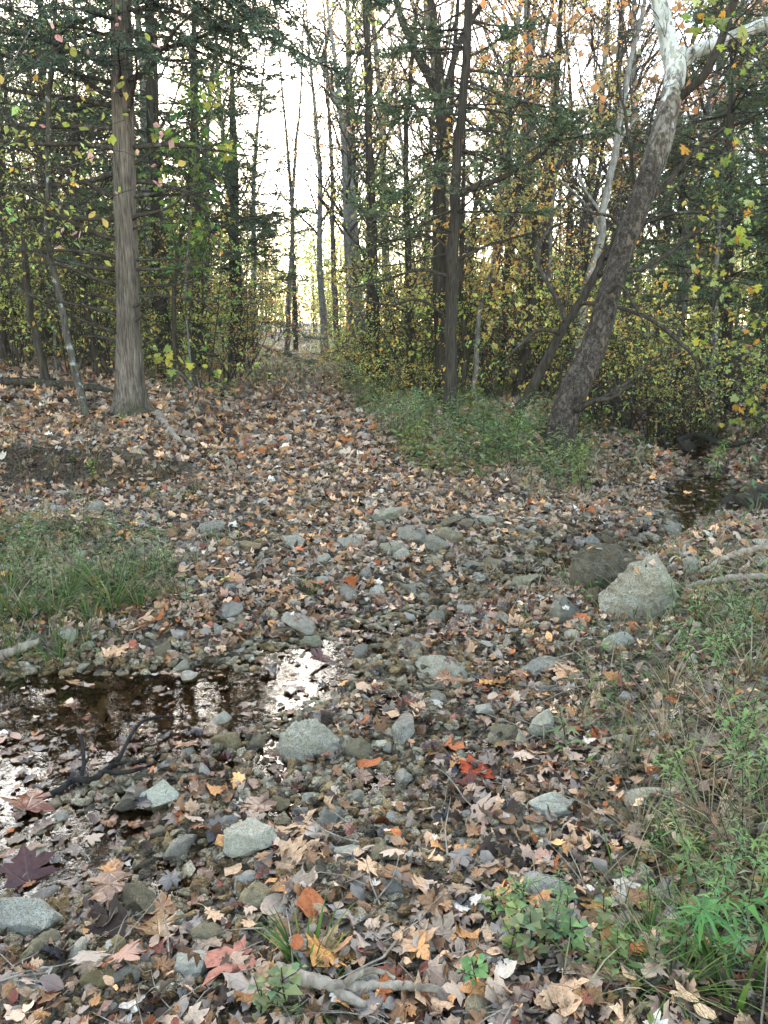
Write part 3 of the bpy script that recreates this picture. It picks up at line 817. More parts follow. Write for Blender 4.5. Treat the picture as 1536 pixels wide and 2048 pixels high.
limb(SYC, b, [(1326, 226, 6), (1345, 205, 8), (1378, 180, 8), (1410, 150, 9), (1432, 105, 8.5), (1455, 45, 8), (1472, -10, 8), (1500, -120, 6)], Yt, 'dark', 'limb', 10, -.7, twigs=12, twl=.9)
limb(SYC, b, [(1152, 822, 6), (1185, 803, 5.5), (1225, 795, 4.5), (1266, 768, 2.5)], Y1 - .1, 'dark', 'limb', 8, -.3, twigs=4)
limb(SYC, b, [(1156, 818, 5), (1200, 798, 4), (1240, 775, 3), (1290, 735, 2), (1330, 700, 1.2)], Y1 - .1, 'dark', 'limb', 8, .3, twigs=6)
limb(SYC, b, [(1218, 585, 5), (1240, 570, 3.5), (1262, 600, 2.5), (1290, 650, 1.5)], Y1 + .1, 'dark', 'dead_branch', 6, -.3, twigs=5)
fo = MB()                                            # its few brown leaves, high up
q = np.array([P(rng.uniform(960, 1420), rng.uniform(-200, 230), rng.uniform(11, 14)) - b for _ in range(420)])
leaf_cards(fo, q, rng.normal(0, 1, q.shape) + [0, 0, -.8], rng.normal(0, 1, q.shape), rng.uniform(.07, .15, len(q)), shade(len(q), .35, .2), .95)
o = fo.build('foliage', M['crown'], SYC); tint(o, (.40, .22, .10))
LM['tree'] += [('the leaning sycamore', b[0], b[1]), ('the big shaggy cedar', CED.location[0], CED.location[1]), ('the slim grey cedar', cb[0], cb[1])]

# --- thin leaning tree in front of the sycamore, with its crossing limbs
b, pts, rad, Y2 = traced([(1013, 862, 10), (1035, 825, 10), (1062, 782, 10), (1095, 715, 9.5), (1120, 665, 9.5), (1140, 635, 9), (1180, 570, 8), (1210, 515, 8), (1240, 462, 7), (1300, 400, 6), (1350, 345, 5), (1400, 290, 3.5), (1450, 255, 2)], Y=9.6, n=44)
LEAN = thing('leaning_tree', b); tag(LEAN, 'thin dark tree leaning across the front of the sycamore with crossing limbs', 'tree', 'leaning creek trees')
trunk_of(LEAN, pts, rad, 'dark', 12)
for px, dy, tw in [([(1198, 548, 6), (1230, 546, 5.5), (1290, 535, 5), (1340, 505, 4.5), (1380, 470, 4), (1440, 455, 3), (1500, 480, 1.5)], -.5, 14),
                   ([(1160, 606, 5), (1200, 610, 4.5), (1250, 618, 4), (1310, 645, 4), (1360, 685, 3.5), (1390, 720, 3), (1402, 775, 1.5)], -.7, 14),
                   ([(1132, 645, 5.5), (1120, 610, 5), (1095, 565, 4.5), (1076, 530, 4.5), (1078, 490, 4), (1105, 455, 3), (1150, 440, 1.5)], .2, 8),
                   ([(1232, 475, 5), (1237, 448, 4), (1215, 430, 3), (1180, 425, 2.2), (1120, 400, 1.2)], .1, 8),
                   ([(1120, 668, 4), (1080, 660, 3.5), (1040, 690, 3), (1010, 720, 2)], -.2, 6),
                   ([(1210, 515, 5), (1262, 480, 4.5), (1300, 440, 4), (1370, 425, 3), (1450, 428, 1.5)], -.6, 12),
                   ([(1270, 432, 4.5), (1268, 380, 4), (1262, 300, 3.5), (1250, 230, 3), (1235, 150, 2), (1260, 70, 1)], -.3, 16),
                   ([(1300, 400, 4), (1310, 330, 3.4), (1300, 250, 2.8), (1330, 150, 2), (1370, 60, 1)], -.4, 16),
                   ([(1215, 520, 4), (1240, 470, 4), (1280, 420, 3.5), (1290, 350, 3), (1330, 280, 2.5), (1400, 230, 1.2)], .2, 12)]:
    limb(LEAN, b, px, Y2 - .05, 'twig', 'limb', 7, dy, twigs=tw, twl=.55)
b2, pts, rad, Y3 = traced([(1148, 760, 9), (1155, 700, 9), (1165, 620, 8.5), (1185, 540, 8), (1204, 480, 8), (1206, 430, 7.5), (1218, 360, 7), (1232, 280, 6), (1262, 120, 5), (1290, 0, 4), (1310, -150, 2)], Y=12.5)
o = thing('young_tree', b2); tag(o, 'slender pale grey trunk standing close behind the leaning sycamore', 'tree', 'trees by the creek'); trunk_of(o, pts, rad, 'pale', 10)
for px in ([(1205, 430, 4), (1170, 380, 3), (1150, 330, 2)], [(1228, 300, 4), (1260, 250, 3), (1300, 215, 2)], [(1207, 480, 4), (1180, 420, 3), (1120, 360, 2)]): limb(o, b2, px, Y3, 'pale', 'limb', 6, .2, twigs=10, twl=.9)

# --- dark forked tree behind the slim cedar
b, pts, rad, Yf = traced([(884, 775, 17), (882, 700, 15), (880, 600, 14.5), (879, 450, 14), (884, 300, 13), (882, 215, 12), (876, 120, 8.5), (866, 40, 8), (860, -60, 7), (850, -300, 3)], Y=12.2)
o = thing('forked_tree', b); tag(o, 'dark trunk forking into three near the top, behind the slim cedar', 'tree', 'trees by the path'); trunk_of(o, pts, rad, 'dark', 14)
for px in ([(882, 220, 9), (862, 165, 8.5), (835, 110, 8), (805, 45, 7), (785, -30, 6), (760, -160, 3)], [(882, 215, 7), (900, 150, 7), (925, 70, 6), (975, -10, 5), (1020, -110, 3)], [(880, 330, 6), (900, 240, 5.5), (905, 150, 5), (915, 20, 4), (930, -150, 2)], [(880, 260, 4), (840, 220, 3), (800, 200, 2)]): limb(o, b, px, Yf, 'dark', 'limb', 8, .5, twigs=14, twl=1.0)
br, fo = MB(), MB()
s, dd, _, t = spawn(pts[None], 26, .45, 1, .9); l1 = grow(s, dd + [0, 0, .3], rng.uniform(.8, 2.2, 26), 6, .14, .03); tubes(br, l1, .016, .004, 4)
s, dd, _, t = spawn(l1, 6, .2, 1, .8); l2 = grow(s, dd, rng.uniform(.2, .7, len(s)), 4, .16, 0); tubes(br, l2, .006, .002, 3)
leaves_on(fo, l2, 4, .07); br.build('branchwork', M['twig'], o); f = fo.build('foliage', M['crown'], o); tint(f, (.30, .22, .07))

def bare_traced(px, label, bark, Y, limbs=14, leafn=0, col=GOLD, leaf=.07, reach=1.6, lo=.3, group='trees by the path', name='young_tree'):
    b, pts, rad, Y = traced(px, Y, 0, 26)
    o = thing(name, b); tag(o, label, 'tree', group); trunk_of(o, pts, rad, bark, 10)
    br, fo = MB(), MB()
    s, dd, _, t = spawn(pts[None], limbs, lo, 1, .85, even=True); l1 = grow(s, dd + [0, 0, .35], reach * rng.uniform(.4, 1.1, limbs) * (1.2 - t), 7, .14, .03); tubes(br, l1, rad[len(rad) // 2] * .32, .004, 4)
    s, dd, _, t = spawn(l1, 6, .2, 1, .8); l2 = grow(s, dd, rng.uniform(.2, .8, len(s)) * min(1.5, reach * .5), 4, .16, .01); tubes(br, l2, .006, .002, 3)
    s, dd, _, t = spawn(l2, 3, .2, 1, .8); l3 = grow(s, dd, rng.uniform(.1, .4, len(s)), 3, .16, 0); tubes(br, l3, .003, .0013, 3)
    br.build('branchwork', M['twig'], o)
    if leafn: leaves_on(fo, l3, leafn, leaf); f = fo.build('foliage', M['crown'], o); tint(f, col)
    return o
bare_traced([(727, 692, 12), (722, 640, 11), (714, 585, 10), (712, 500, 9), (702, 380, 8), (694, 270, 7), (672, 200, 5), (645, 130, 4), (610, 60, 2)], 'pale grey tree past the path edge, twisting up into bare limbs', 'pale', 23, 34, 2, (.42, .30, .14), reach=4.2)
bare_traced([(716, 600, 8), (708, 480, 7), (700, 350, 6.5), (698, 200, 6), (697, 60, 5), (690, -100, 2)], 'straight thin pale tree rising beside the twisting pale tree', 'pale', 23.6, 30, 2, (.42, .30, .14), reach=3.6)
bare_traced([(763, 762, 9), (757, 700, 8.5), (750, 600, 8), (746, 480, 7.5), (741, 300, 6.5), (735, 100, 6), (730, 0, 5), (722, -200, 3)], 'slim nearly black trunk on the right side of the path', 'dark', 14.8, 16, 2, YGR)
bare_traced([(823, 788, 7), (819, 700, 6.5), (817, 560, 6), (813, 400, 5.5), (812, 250, 5), (830, 60, 4), (842, -60, 2)], 'slim brown trunk among yellow leaves between path and slim cedar', 'dark', 13.4, 16, 2, GOLD)
bare_traced([(1052, 822, 10), (1058, 640, 9), (1060, 480, 8.5), (1059, 300, 8), (1056, 100, 7), (1052, -60, 5), (1050, -200, 3)], 'straight grey tree standing between slim cedar and leaning sycamore', 'grey', 16.2, 22, 2, ORA, reach=2.4)
bare_traced([(1090, 812, 8), (1086, 700, 7.5), (1084, 560, 7), (1096, 420, 6.5), (1110, 250, 6), (1118, 100, 5), (1125, -50, 3)], 'dark slightly bowed tree just left of the leaning sycamore', 'dark', 14.5, 18, 2, ORA, reach=2.0)
bare_traced([(1003, 800, 7), (1010, 680, 6.5), (1014, 560, 6), (1016, 420, 5), (1020, 250, 4), (1026, 100, 2)], 'thin dark trunk right of the slim cedar in gold leaves', 'dark', 14.0, 16, 4, GOLD)
bare_traced([(1032, 812, 8), (1052, 700, 8), (1064, 600, 7), (1066, 500, 6), (1090, 380, 5), (1150, 280, 3.5), (1200, 210, 2)], 'crooked dark trunk bending right behind the thin leaning tree', 'dark', 12.6, 14, 3, GOLD)
bare_traced([(930, 812, 6), (928, 700, 5.5), (924, 560, 5), (926, 400, 4), (930, 250, 2)], 'thin dark stem pressed close to the slim cedar', 'dark', 12.0, 14, 4, GOLD)
bare_traced([(948, 815, 5), (952, 700, 5), (965, 600, 4.5), (1000, 500, 3.5), (1040, 420, 2)], 'slight curved stem right of the slim cedar base', 'grey', 11.6, 12, 5, GOLD)
bare_traced([(1424, 862, 7), (1425, 780, 6.5), (1428, 700, 6), (1432, 560, 5), (1440, 420, 3)], 'bare grey stem on the bank above the far pool', 'grey', 13.2, 14, 3, YGR)
bare_traced([(1402, 815, 7), (1404, 700, 6), (1400, 560, 5), (1405, 400, 3)], 'thin trunk behind the far pool in yellow leaves', 'dark', 15.5, 14, 4, YEL)
bare_traced([(676, 700, 6), (670, 600, 5.5), (666, 480, 5), (664, 330, 4), (655, 180, 3), (648, 20, 1.5), (644, -80, 1)], 'far thin tree on the right edge where the path fades', 'grey', 27, 18, 1, YGR, reach=2.6)
bare_traced([(574, 690, 5.5), (578, 600, 5), (584, 480, 4), (588, 350, 3.2), (600, 200, 2.4), (606, 60, 1.5), (610, -40, 1)], 'far grey tree on the left edge where the path fades', 'grey', 30, 20, 1, GOLD, reach=3)
bare_traced([(592, 692, 5), (590, 600, 4.6), (586, 520, 4.2), (583, 400, 3.6), (572, 260, 2.6), (560, 120, 1.6), (556, 40, 1)], 'far dark tree beside the grey one at the path end', 'dark', 31, 20, 2, YEL, reach=3)
bare_traced([(172, 838, 9), (165, 790, 8), (148, 730, 7), (132, 660, 6.5), (112, 570, 6), (100, 500, 5.5), (95, 430, 5.2), (92, 330, 4.8), (98, 200, 5), (105, 100, 4), (112, 0, 3), (120, -100, 2)], 'slim lichen spotted sapling leaning left in front of the big cedar', 'lichened', None, 18, 1, YGR, .08, 1.5, .3, 'left bank saplings', 'sapling')
bare_traced([(98, 790, 9), (85, 730, 8), (72, 670, 7.5), (58, 610, 7), (50, 540, 6), (48, 450, 5), (30, 330, 4), (10, 200, 3), (0, 100, 2)], 'dark crooked sapling near the left fallen log', 'dark', 11.5, 16, 1, YGR, .08, 1.6, .3, 'left bank saplings', 'sapling')
bare_traced([(8, 742, 9), (6, 640, 8.5), (10, 500, 8), (4, 350, 7), (0, 200, 6), (-10, 0, 4)], 'dark trunk cut by the left edge of the view', 'dark', 13.5, 18, 2, YGR, .07, 2, .3, 'left bank saplings')
bare_traced([(345, 742, 5), (348, 640, 4.5), (352, 540, 4), (368, 440, 3.5), (380, 340, 3), (384, 240, 2)], 'thin green leaved sapling right of the big cedar trunk', 'dark', 11.8, 18, 4, (.13, .21, .05), .09, 1.4, .35, 'left bank saplings', 'sapling')

# --- saplings with large leaves near the viewer: leaf by leaf
LEAFV = [leaf_shape(HALF_LOW, rng, 0, .55) for _ in range(6)]
OVALV = [leaf_shape(OVAL, rng, 0, .5) for _ in range(6)]
def frames(A, N):
    A = unit(A); S = unit(np.cross(A, N)); U = np.cross(S, A)
    return np.stack([S, A, U], -1)
def place(mb, variants, pos, Rm, size, col):
    k = rng.integers(0, len(variants), len(pos)); size = np.broadcast_to(np.asarray(size, float), (len(pos),))
    for i, (V, Q, T, uv) in enumerate(variants):
        m = np.where(k == i)[0]
        if not len(m): continue
        W = np.einsum('nij,vj->nvi', Rm[m], V) * size[m][:, None, None] + pos[m][:, None]
        off = (np.arange(len(m)) * len(V))[:, None, None]
        mb.add(W.reshape(-1, 3), (np.asarray(Q)[None] + off).reshape(-1, 4) if len(Q) else None, (T[None] + off).reshape(-1, 3), np.repeat(col[m], len(V), 0), np.tile(uv, (len(m), 1)))

def big_leaf_sapling(base, branches, label, variants, size, palette, per, group=None, bark='twig', droop=1.0):
    """branches: pixel paths at a distance; leaves hang along them"""
    b = np.array(base, float); b[2] = Hs(b[0], b[1])
    o = thing('sapling', b); tag(o, label, 'tree', group)
    st, fo = MB(), MB(); pos = []
    first = True
    for path, Y in branches:
        L = smooth_line([[*(P(u, v, Y) - b)] for u, v in path], 12)
        if first:
            L = smooth_line([[0, 0, -.1], *(L[[0, 4, 8, 11]])], 22); tube(st, L, np.linspace(.02, .004, 22), 7)
            m = st.build('trunk', M['grey'], o); st = MB(); first = False
        else: tube(st, L, np.linspace(.007, .002, 12), 5)
        s, dd, _, t = spawn(L[None], per, .25, 1, .9); tw = grow(s, dd, rng.uniform(.08, .3, per), 4, .15, -.02); tubes(st, tw, .003, .0012, 3)
        pos.append(tw[:, -1]); pos.append(tw[:, 2])
    pos = np.concatenate(pos); n = len(pos)
    A = unit(rng.normal(0, .8, (n, 3)) + [0, -.15, -.75 * droop]); N = unit(rng.normal(0, .55, (n, 3)) + [0, -.9, .5])
    c = np.array(palette)[rng.integers(0, len(palette), n)] * rng.uniform(.75, 1.25, (n, 1))
    place(fo, variants, pos, frames(A, N), size * rng.choice([.4, .5, .65, .8, 1.15], n), c)
    st.build('branchwork', M[bark], o); f = fo.build('foliage', M['crown'], o); tint(f, (1, 1, 1))
    return o
big_leaf_sapling((4.05, 5.9, 0), [([(1620, 900), (1590, 500), (1560, 200), (1500, -80)], 5.9), ([(1600, 330), (1540, 310), (1470, 300), (1425, 320)], 5.6), ([(1610, 420), (1530, 420), (1440, 450)], 5.9), ([(1600, 520), (1520, 500), (1450, 490), (1400, 500)], 6.2),
    ([(1600, 590), (1520, 570), (1450, 560), (1380, 545)], 6.4), ([(1600, 660), (1530, 640), (1450, 620)], 6.2), ([(1600, 740), (1530, 700), (1460, 680), (1390, 690)], 6.5), ([(1600, 800), (1530, 780), (1460, 760)], 6.6), ([(1600, 860), (1540, 840), (1490, 830)], 6.6), ([(1580, 180), (1530, 130), (1450, 60), (1430, 20)], 5.2)],
    'yellow green big leaved sapling reaching in from the right edge', LEAFV, .050, [(.22, .26, .04), (.34, .30, .045), (.14, .20, .04), (.40, .20, .03), (.20, .22, .06), (.26, .30, .12)], 13)
big_leaf_sapling((-5.6, 7.6, 0), [([(-40, 760), (-30, 500), (-20, 250), (60, 60)], 7.6), ([(-20, 420), (60, 350), (150, 330), (230, 300), (300, 330)], 7.4), ([(-20, 300), (80, 270), (180, 260), (250, 240)], 7.4), ([(-10, 180), (80, 120), (180, 60), (280, 70)], 7.3), ([(40, 380), (140, 420), (260, 380), (360, 360)], 7.6), ([(100, 200), (200, 180), (290, 210), (300, 270)], 7.2), ([(60, 360), (110, 430), (150, 470)], 7.4)],
    'pink and yellow leaved sapling twigs in front of the big cedar', OVALV, .072, [(.55, .25, .22), (.50, .30, .24), (.38, .36, .08), (.30, .33, .06), (.50, .36, .10)], 6)
big_leaf_sapling((-2.75, 9.9, 0), [([(385, 800), (375, 760), (340, 735), (310, 720)], 9.9), ([(375, 760), (350, 725), (330, 735)], 9.8), ([(380, 780), (420, 745), (440, 750)], 9.8)],
    'low sprig of yellow leaves beside the big cedar foot', LEAFV, .075, [(.42, .42, .08), (.50, .42, .08), (.30, .38, .10)], 6)
big_leaf_sapling((-3.2, 10.6, 0), [([(380, 780), (370, 600), (385, 400), (395, 220)], 10.6), ([(380, 500), (420, 470), (350, 440)], 10.4), ([(385, 400), (440, 330), (470, 280)], 10.4), ([(385, 330), (340, 290), (310, 260)], 10.3), ([(390, 260), (430, 200), (420, 150)], 10.4), ([(380, 450), (340, 400), (320, 380)], 10.4)],
    'green leaved sapling hugging the right side of the big cedar', LEAFV, .08, [(.20, .32, .06), (.28, .36, .07), (.40, .38, .07), (.14, .24, .06)], 9)

# ------------------------------------------------------------------ the woods behind: prototypes, then copies that share their meshes
PT = [proto('forest_tree', deciduous(13, .13, 24, .25), 'grey'), proto('forest_tree', deciduous(15, .16, 26, .33, .28, .9), 'grey'),
      proto('forest_tree', deciduous(10, .09, 22, .2, .34, .6), 'grey'), proto('forest_tree', deciduous(14, .15, 24, .3, .3, .8, .09, 2), 'pale')]
OAKS = [proto('forest_tree', deciduous(15, .18, 30, .22, .36, .7, .09, 4), 'grey'), proto('forest_tree', deciduous(13, .15, 30, .2, .36, .6, .09, 4), 'dark')]
SAPS = [proto('sapling', deciduous(6.2, .04, 22, .12, .36, .5, .055, 5, 6, 5, .05), 'grey'), proto('sapling', deciduous(5, .03, 20, .1, .42, .35, .055, 5, 6, 5, .06), 'grey')]
BARE = [proto('bare_tree', deciduous(9, .06, 18, .2, .26, .8, .07, 1, 5, 4), 'dark'), proto('bare_tree', deciduous(7, .04, 16, .15, .3, .7, .07, 1, 5, 4), 'grey')]
SHR = [proto('shrub', shrub(2.6, 7, .05, 4), 'twig'), proto('shrub', shrub(3.3, 6, .052, 4, .35), 'twig'), proto('shrub', shrub(1.7, 8, .045, 4, .6), 'twig'), proto('shrub', shrub(2.4, 9, .06, 1, .5), 'twig')]
items = []
def cedar_proto():
    o = thing('cedar_tree', (0, 0, 0)); wood, green = MB(), MB(); tr = MB()
    tp = wander((0, 0, -.2), (0, 0, 1), 9.2, 14, .02); tube(tr, tp, np.linspace(.14, .02, 15), 9); tr.build('trunk', M['dark'], o)
    for i in range(85):
        z = .8 + 8.1 * (i + rng.random()) / 85; a = rng.uniform(0, 6.28); k = int(np.argmin(np.abs(tp[:, 2] - z)))
        cedar_bough(wood, green, tp[k], (math.cos(a), math.sin(a), rng.uniform(0, .5)), max(.35, 2.1 * (1.08 - (z - .8) / 8.1) * rng.uniform(.6, 1.1)), .014, .7, -.008, .2)
    wood.build('branchwork', M['twig'], o); green.build('foliage', M['needle'], o)
    return o
CP = cedar_proto()
used = set()
def plant(p, x, y, s, col, desc, cat, group, which=None):
    o = p if p.name not in used else copy_tree(p)
    used.add(p.name)
    o.location = (x, y, Hs(x, y) - .02); o.rotation_euler = (0, 0, rnd.uniform(0, 6.28)); o.scale = (s, s, s * rnd.uniform(.92, 1.1))
    v = [c * rnd.uniform(.85, 1.15) for c in col]; tint(o, v)
    tag(o, None, cat, group); items.append((o, desc, x, y))
    return o
def ux(u, Y): return (u - 768) / FOC * Y * 1.0
def clear_of(x, y, pm, cm):
    return abs(x - path_x(y)) > pm and creek_dc(np.array([x]), np.array([y]))[0][0] > cm
for u, Y, k, s in [(1000, 26, 0, 1.0), (1120, 29, 1, 1.0), (1210, 24, 0, .95), (1300, 27, 1, 1.1), (1400, 23, 0, 1.0), (1500, 21, 1, 1.0), (1560, 26, 0, 1.1), (1250, 36, 1, 1.15), (1380, 34, 0, 1.15), (1050, 38, 0, 1.1), (930, 33, 1, .9), (1480, 30, 1, 1.1)]:
    plant(OAKS[k], ux(u, Y), Y, s, ORA, 'tall orange leaved oak', 'tree', 'orange oaks behind the creek')
for u, Y, s in [(300, 24, 1.0), (180, 21, 1.1), (40, 22, 1.1), (-40, 18, 1.0), (420, 30, .9), (230, 33, 1.1), (1420, 25, .9), (1560, 19, .95), (350, 40, 1.1), (1515, 12.8, .8), (1425, 19.5, .85)]:
    plant(CP, ux(u, Y), Y, s, EVG, 'dense green cedar', 'tree', 'cedars in the far woods')
r2 = np.random.default_rng(5)
def scatter(n, fn, ylo, yhi, pm, cm, side=0, mind=1.0, umin=-150, umax=1690):
    out = []; tries = 0
    while len(out) < n and tries < n * 60:
        tries += 1
        y = ylo + (yhi - ylo) * r2.random() ** 1.15; x = ux(r2.uniform(umin, umax), y)
        d = x - path_x(y)
        if side and d * side < 0: continue
        if y > 17 and 515 < 768 + x / y * FOC < 705 and fn is not f_shr: continue
        if not clear_of(x, y, pm + .012 * y, cm): continue
        if any((x - a) ** 2 + (y - c) ** 2 < mind ** 2 for a, c in out): continue
        out.append((x, y)); fn(x, y)
NAMEC = {YEL: 'yellow', GOLD: 'golden', ORA: 'orange', GRN: 'green', YGR: 'yellow green', TAN: 'tan'}
def pick(*cs): return cs[int(r2.integers(0, len(cs)))]
def f_shr(x, y): pass
def f_tree(x, y):
    c = pick(YGR, YEL, GOLD, GRN, GOLD, TAN) if x < 2 else pick(GOLD, ORA, YEL, TAN, YGR)
    plant(PT[int(r2.integers(0, 4))], x, y, r2.uniform(.75, 1.15), c, f'slender {NAMEC[c]} leaved tree', 'tree', 'slender trees of the woods')
scatter(16, f_tree, 18, 60, 2.2, .6, 0, 1.6)
scatter(16, lambda x, y: plant(BARE[int(r2.integers(0, 2))], x, y, r2.uniform(.6, 1.2), TAN, 'thin nearly bare tree', 'tree', 'thin bare trees of the woods'), 12.5, 40, 1.9, .5, 0, .8)
def f_shr(x, y):
    c = pick(YGR, YEL, YGR, GRN, GOLD) if x < path_x(y) else pick(YEL, YGR, GRN, YGR, YEL)
    k = int(r2.integers(0, 4))
    plant(SHR[k], x, y, r2.uniform(.7, 1.25), c, f'{("tall", "tall", "low", "sparse")[k]} {NAMEC[c]} shrub', 'shrub', 'understory shrubs')
def f_sap(x, y):
    c = pick(YGR, YEL, YGR, GRN, GOLD, YGR) if x < path_x(y) else pick(YEL, YGR, YEL, YGR, GOLD)
    plant(SAPS[int(r2.integers(0, 2))], x, y, r2.uniform(.75, 1.25), c, f'slender {NAMEC[c]} leaved sapling', 'tree', 'leafy saplings of the woods')
scatter(22, f_sap, 12.5, 34, 2.0, .5, -1, 1.3)
scatter(18, f_sap, 13, 34, 1.8, .5, 1, 1.3)
for u, Y, k, s, c in [(652, 26, 3, .8, TAN), (705, 21, 3, .75, TAN), (750, 19, 0, .75, TAN), (515, 27, 3, .8, YGR), (700, 33, 1, 1, GOLD), (775, 24, 3, .95, TAN), (850, 27, 0, 1, GOLD), (905, 22, 1, .9, TAN), (975, 20, 3, .9, ORA), (1130, 21, 1, .9, TAN), (330, 21, 3, .95, YGR), (425, 25, 0, 1, YGR), (500, 31, 1, 1, GOLD), (740, 40, 0, 1.1, TAN), (820, 38, 1, 1.1, ORA), (1240, 19, 0, .9, TAN), (1330, 17, 1, .8, ORA)]:
    plant(PT[k], ux(u, Y), Y, s, c, f'slender {NAMEC[c]} leaved tree', 'tree', 'slender trees of the woods')
scatter(62, f_shr, 12.2, 40, 2.2, .35, -1, .9)
scatter(50, f_shr, 11.3, 40, 1.75, .3, 1, .9)
for u, Y, k, s, c in [(1000, 12.6, 3, 1.2, YEL), (960, 13.6, 3, 1.2, GOLD), (1070, 13, 3, 1.2, YEL), (840, 13.6, 3, 1.2, YEL), (790, 14, 2, 1, YGR), (1110, 12.2, 0, 1.1, YEL), (720, 16, 2, 1.1, YEL), (1250, 13, 0, 1.1, YEL), (1200, 14, 1, 1, YGR),
                      (410, 13, 0, 1.2, YGR), (450, 15, 1, 1.1, YGR), (480, 17, 0, 1.1, GOLD), (380, 14.2, 1, 1.2, YGR), (500, 21, 1, 1.1, GOLD), (505, 25, 0, 1.2, GOLD), (560, 47, 1, 1.3, YGR), (605, 50, 0, 1.4, YEL), (640, 46, 1, 1.3, YGR), (530, 43, 1, 1.3, YGR), (580, 54, 1, 1.7, YGR), (670, 50, 1, 1.6, YEL), (690, 42, 0, 1.3, YGR), (625, 57, 1, 1.8, YGR), (550, 58, 1, 1.9, YEL), (230, 13.5, 1, 1.1, YGR), (150, 13, 3, 1.2, YGR), (60, 14, 1, 1.1, YGR), (1300, 12.5, 3, 1, YEL), (1390, 12.2, 2, 1, YEL), (1530, 10.2, 2, .9, YGR), (1372, 19, 1, 1.1, YGR), (1385, 23, 0, 1.3, YEL), (1350, 26, 1, 1.3, YGR)]:
    plant(SHR[k], ux(u, Y), Y, s, c, f'{("tall", "tall", "low", "sparse")[k]} {NAMEC[c]} shrub', 'shrub', 'understory shrubs')
# --- the far woods: one mass of crowns that nobody could count
fo, br = MB(), MB()
n = 420; yy = rng.uniform(60, 105, n); xx = rng.uniform(-1, 1, n) * yy * .75; hh = rng.uniform(7, 15, n)
keep = yy > 0; xx, yy, hh = xx[keep], yy[keep], hh[keep]; n = len(xx)
base = np.stack([xx, yy, H(xx, yy) - .2], 1)
tk = grow(base, np.tile([0, 0, 1.], (n, 1)), hh, 6, .04); tubes(br, tk, .08, .02, 4)
s, dd, par, t = spawn(tk, 11, .08, 1, 1.1); l1 = grow(s, dd + [0, 0, .3], hh[par] * .26 * (1.2 - t), 4, .14, .03); tubes(br, l1, .03, .01, 3)
cols = np.array([YGR, GOLD, YGR, TAN, GRN, YEL, YEL])[rng.integers(0, 7, n)]
pos, d, pr, _ = spawn(l1, 40, .0, 1, 1.0); pos = pos + rng.normal(0, .5, pos.shape)
c = np.repeat(cols[par], 40, 0) * rng.uniform(.7, 1.3, (len(pos), 1))
leaf_cards(fo, pos, d, rng.normal(0, 1, d.shape), rng.uniform(.15, .32, len(pos)), c, .8)
fw = thing('far_woods', (0, 0, 0)); fw['kind'] = 'stuff'; fw['label'] = 'hazy mass of autumn trees beyond the end of the path'
o = fo.build('foliage', M['crown'], fw); o['kind'] = 'stuff'; tint(o, (1, 1, 1)); o = br.build('branchwork', M['twig'], fw); o['kind'] = 'stuff'
LM['tree'] += [('the cone shaped cedar', -4.3, 20.5), ('the forked dark tree', .95, 12.2), ('the far pool', 4.5, 11.2), ('the path end', -4.6, 36), ('the pale twisting tree', -.7, 23), ('the dark cedar trunk', -4.2, 14.2), ('the broad creek cedar', 6.6, 14.5), ('the straight grey tree', 3.1, 16.2), ('the drooping left cedar', -7, 15.5), ('the left fallen log', -6.4, 12.5), ('the slim black trunk', -.1, 14.8)]
relabel(items, 'tree')

# ------------------------------------------------------------------ stones
def hull_rock(pts, seed):
    """a boulder from its corner points: hull, split into small faces, worn and layered"""
    import bmesh
    bm = bmesh.new()
    for p in pts: bm.verts.new(p)
    r = bmesh.ops.convex_hull(bm, input=bm.verts[:])
    bmesh.ops.delete(bm, geom=[v for v in bm.verts if not v.link_faces], context='VERTS')
    for it in range(4):
        bmesh.ops.subdivide_edges(bm, edges=bm.edges[:], cuts=1, use_grid_fill=True, smooth=.04 if it < 1 else 0)
        bmesh.ops.triangulate(bm, faces=bm.faces[:])
    bm.verts.index_update(); bm.normal_update()
    V = np.array([v.co[:] for v in bm.verts]); N = np.array([v.normal[:] for v in bm.verts]); T = np.array([[v.index for v in f.verts] for f in bm.faces]); bm.free()
    lay = np.abs(((V[:, 2] * .8 + V[:, 0] * .5 + .25 * n3(V, 3, seed)) * 5) % 1 - .5)
    V += N * (n3(V, 2.2, seed) * .10 + n3(V, 6, seed + 3) * .075 + n3(V, 15, seed + 5) * .06 - .022 * (lay < .10))[:, None]
    return V, T
STONES_XY = []          # x, y, radius, top: where loose leaves must ride up
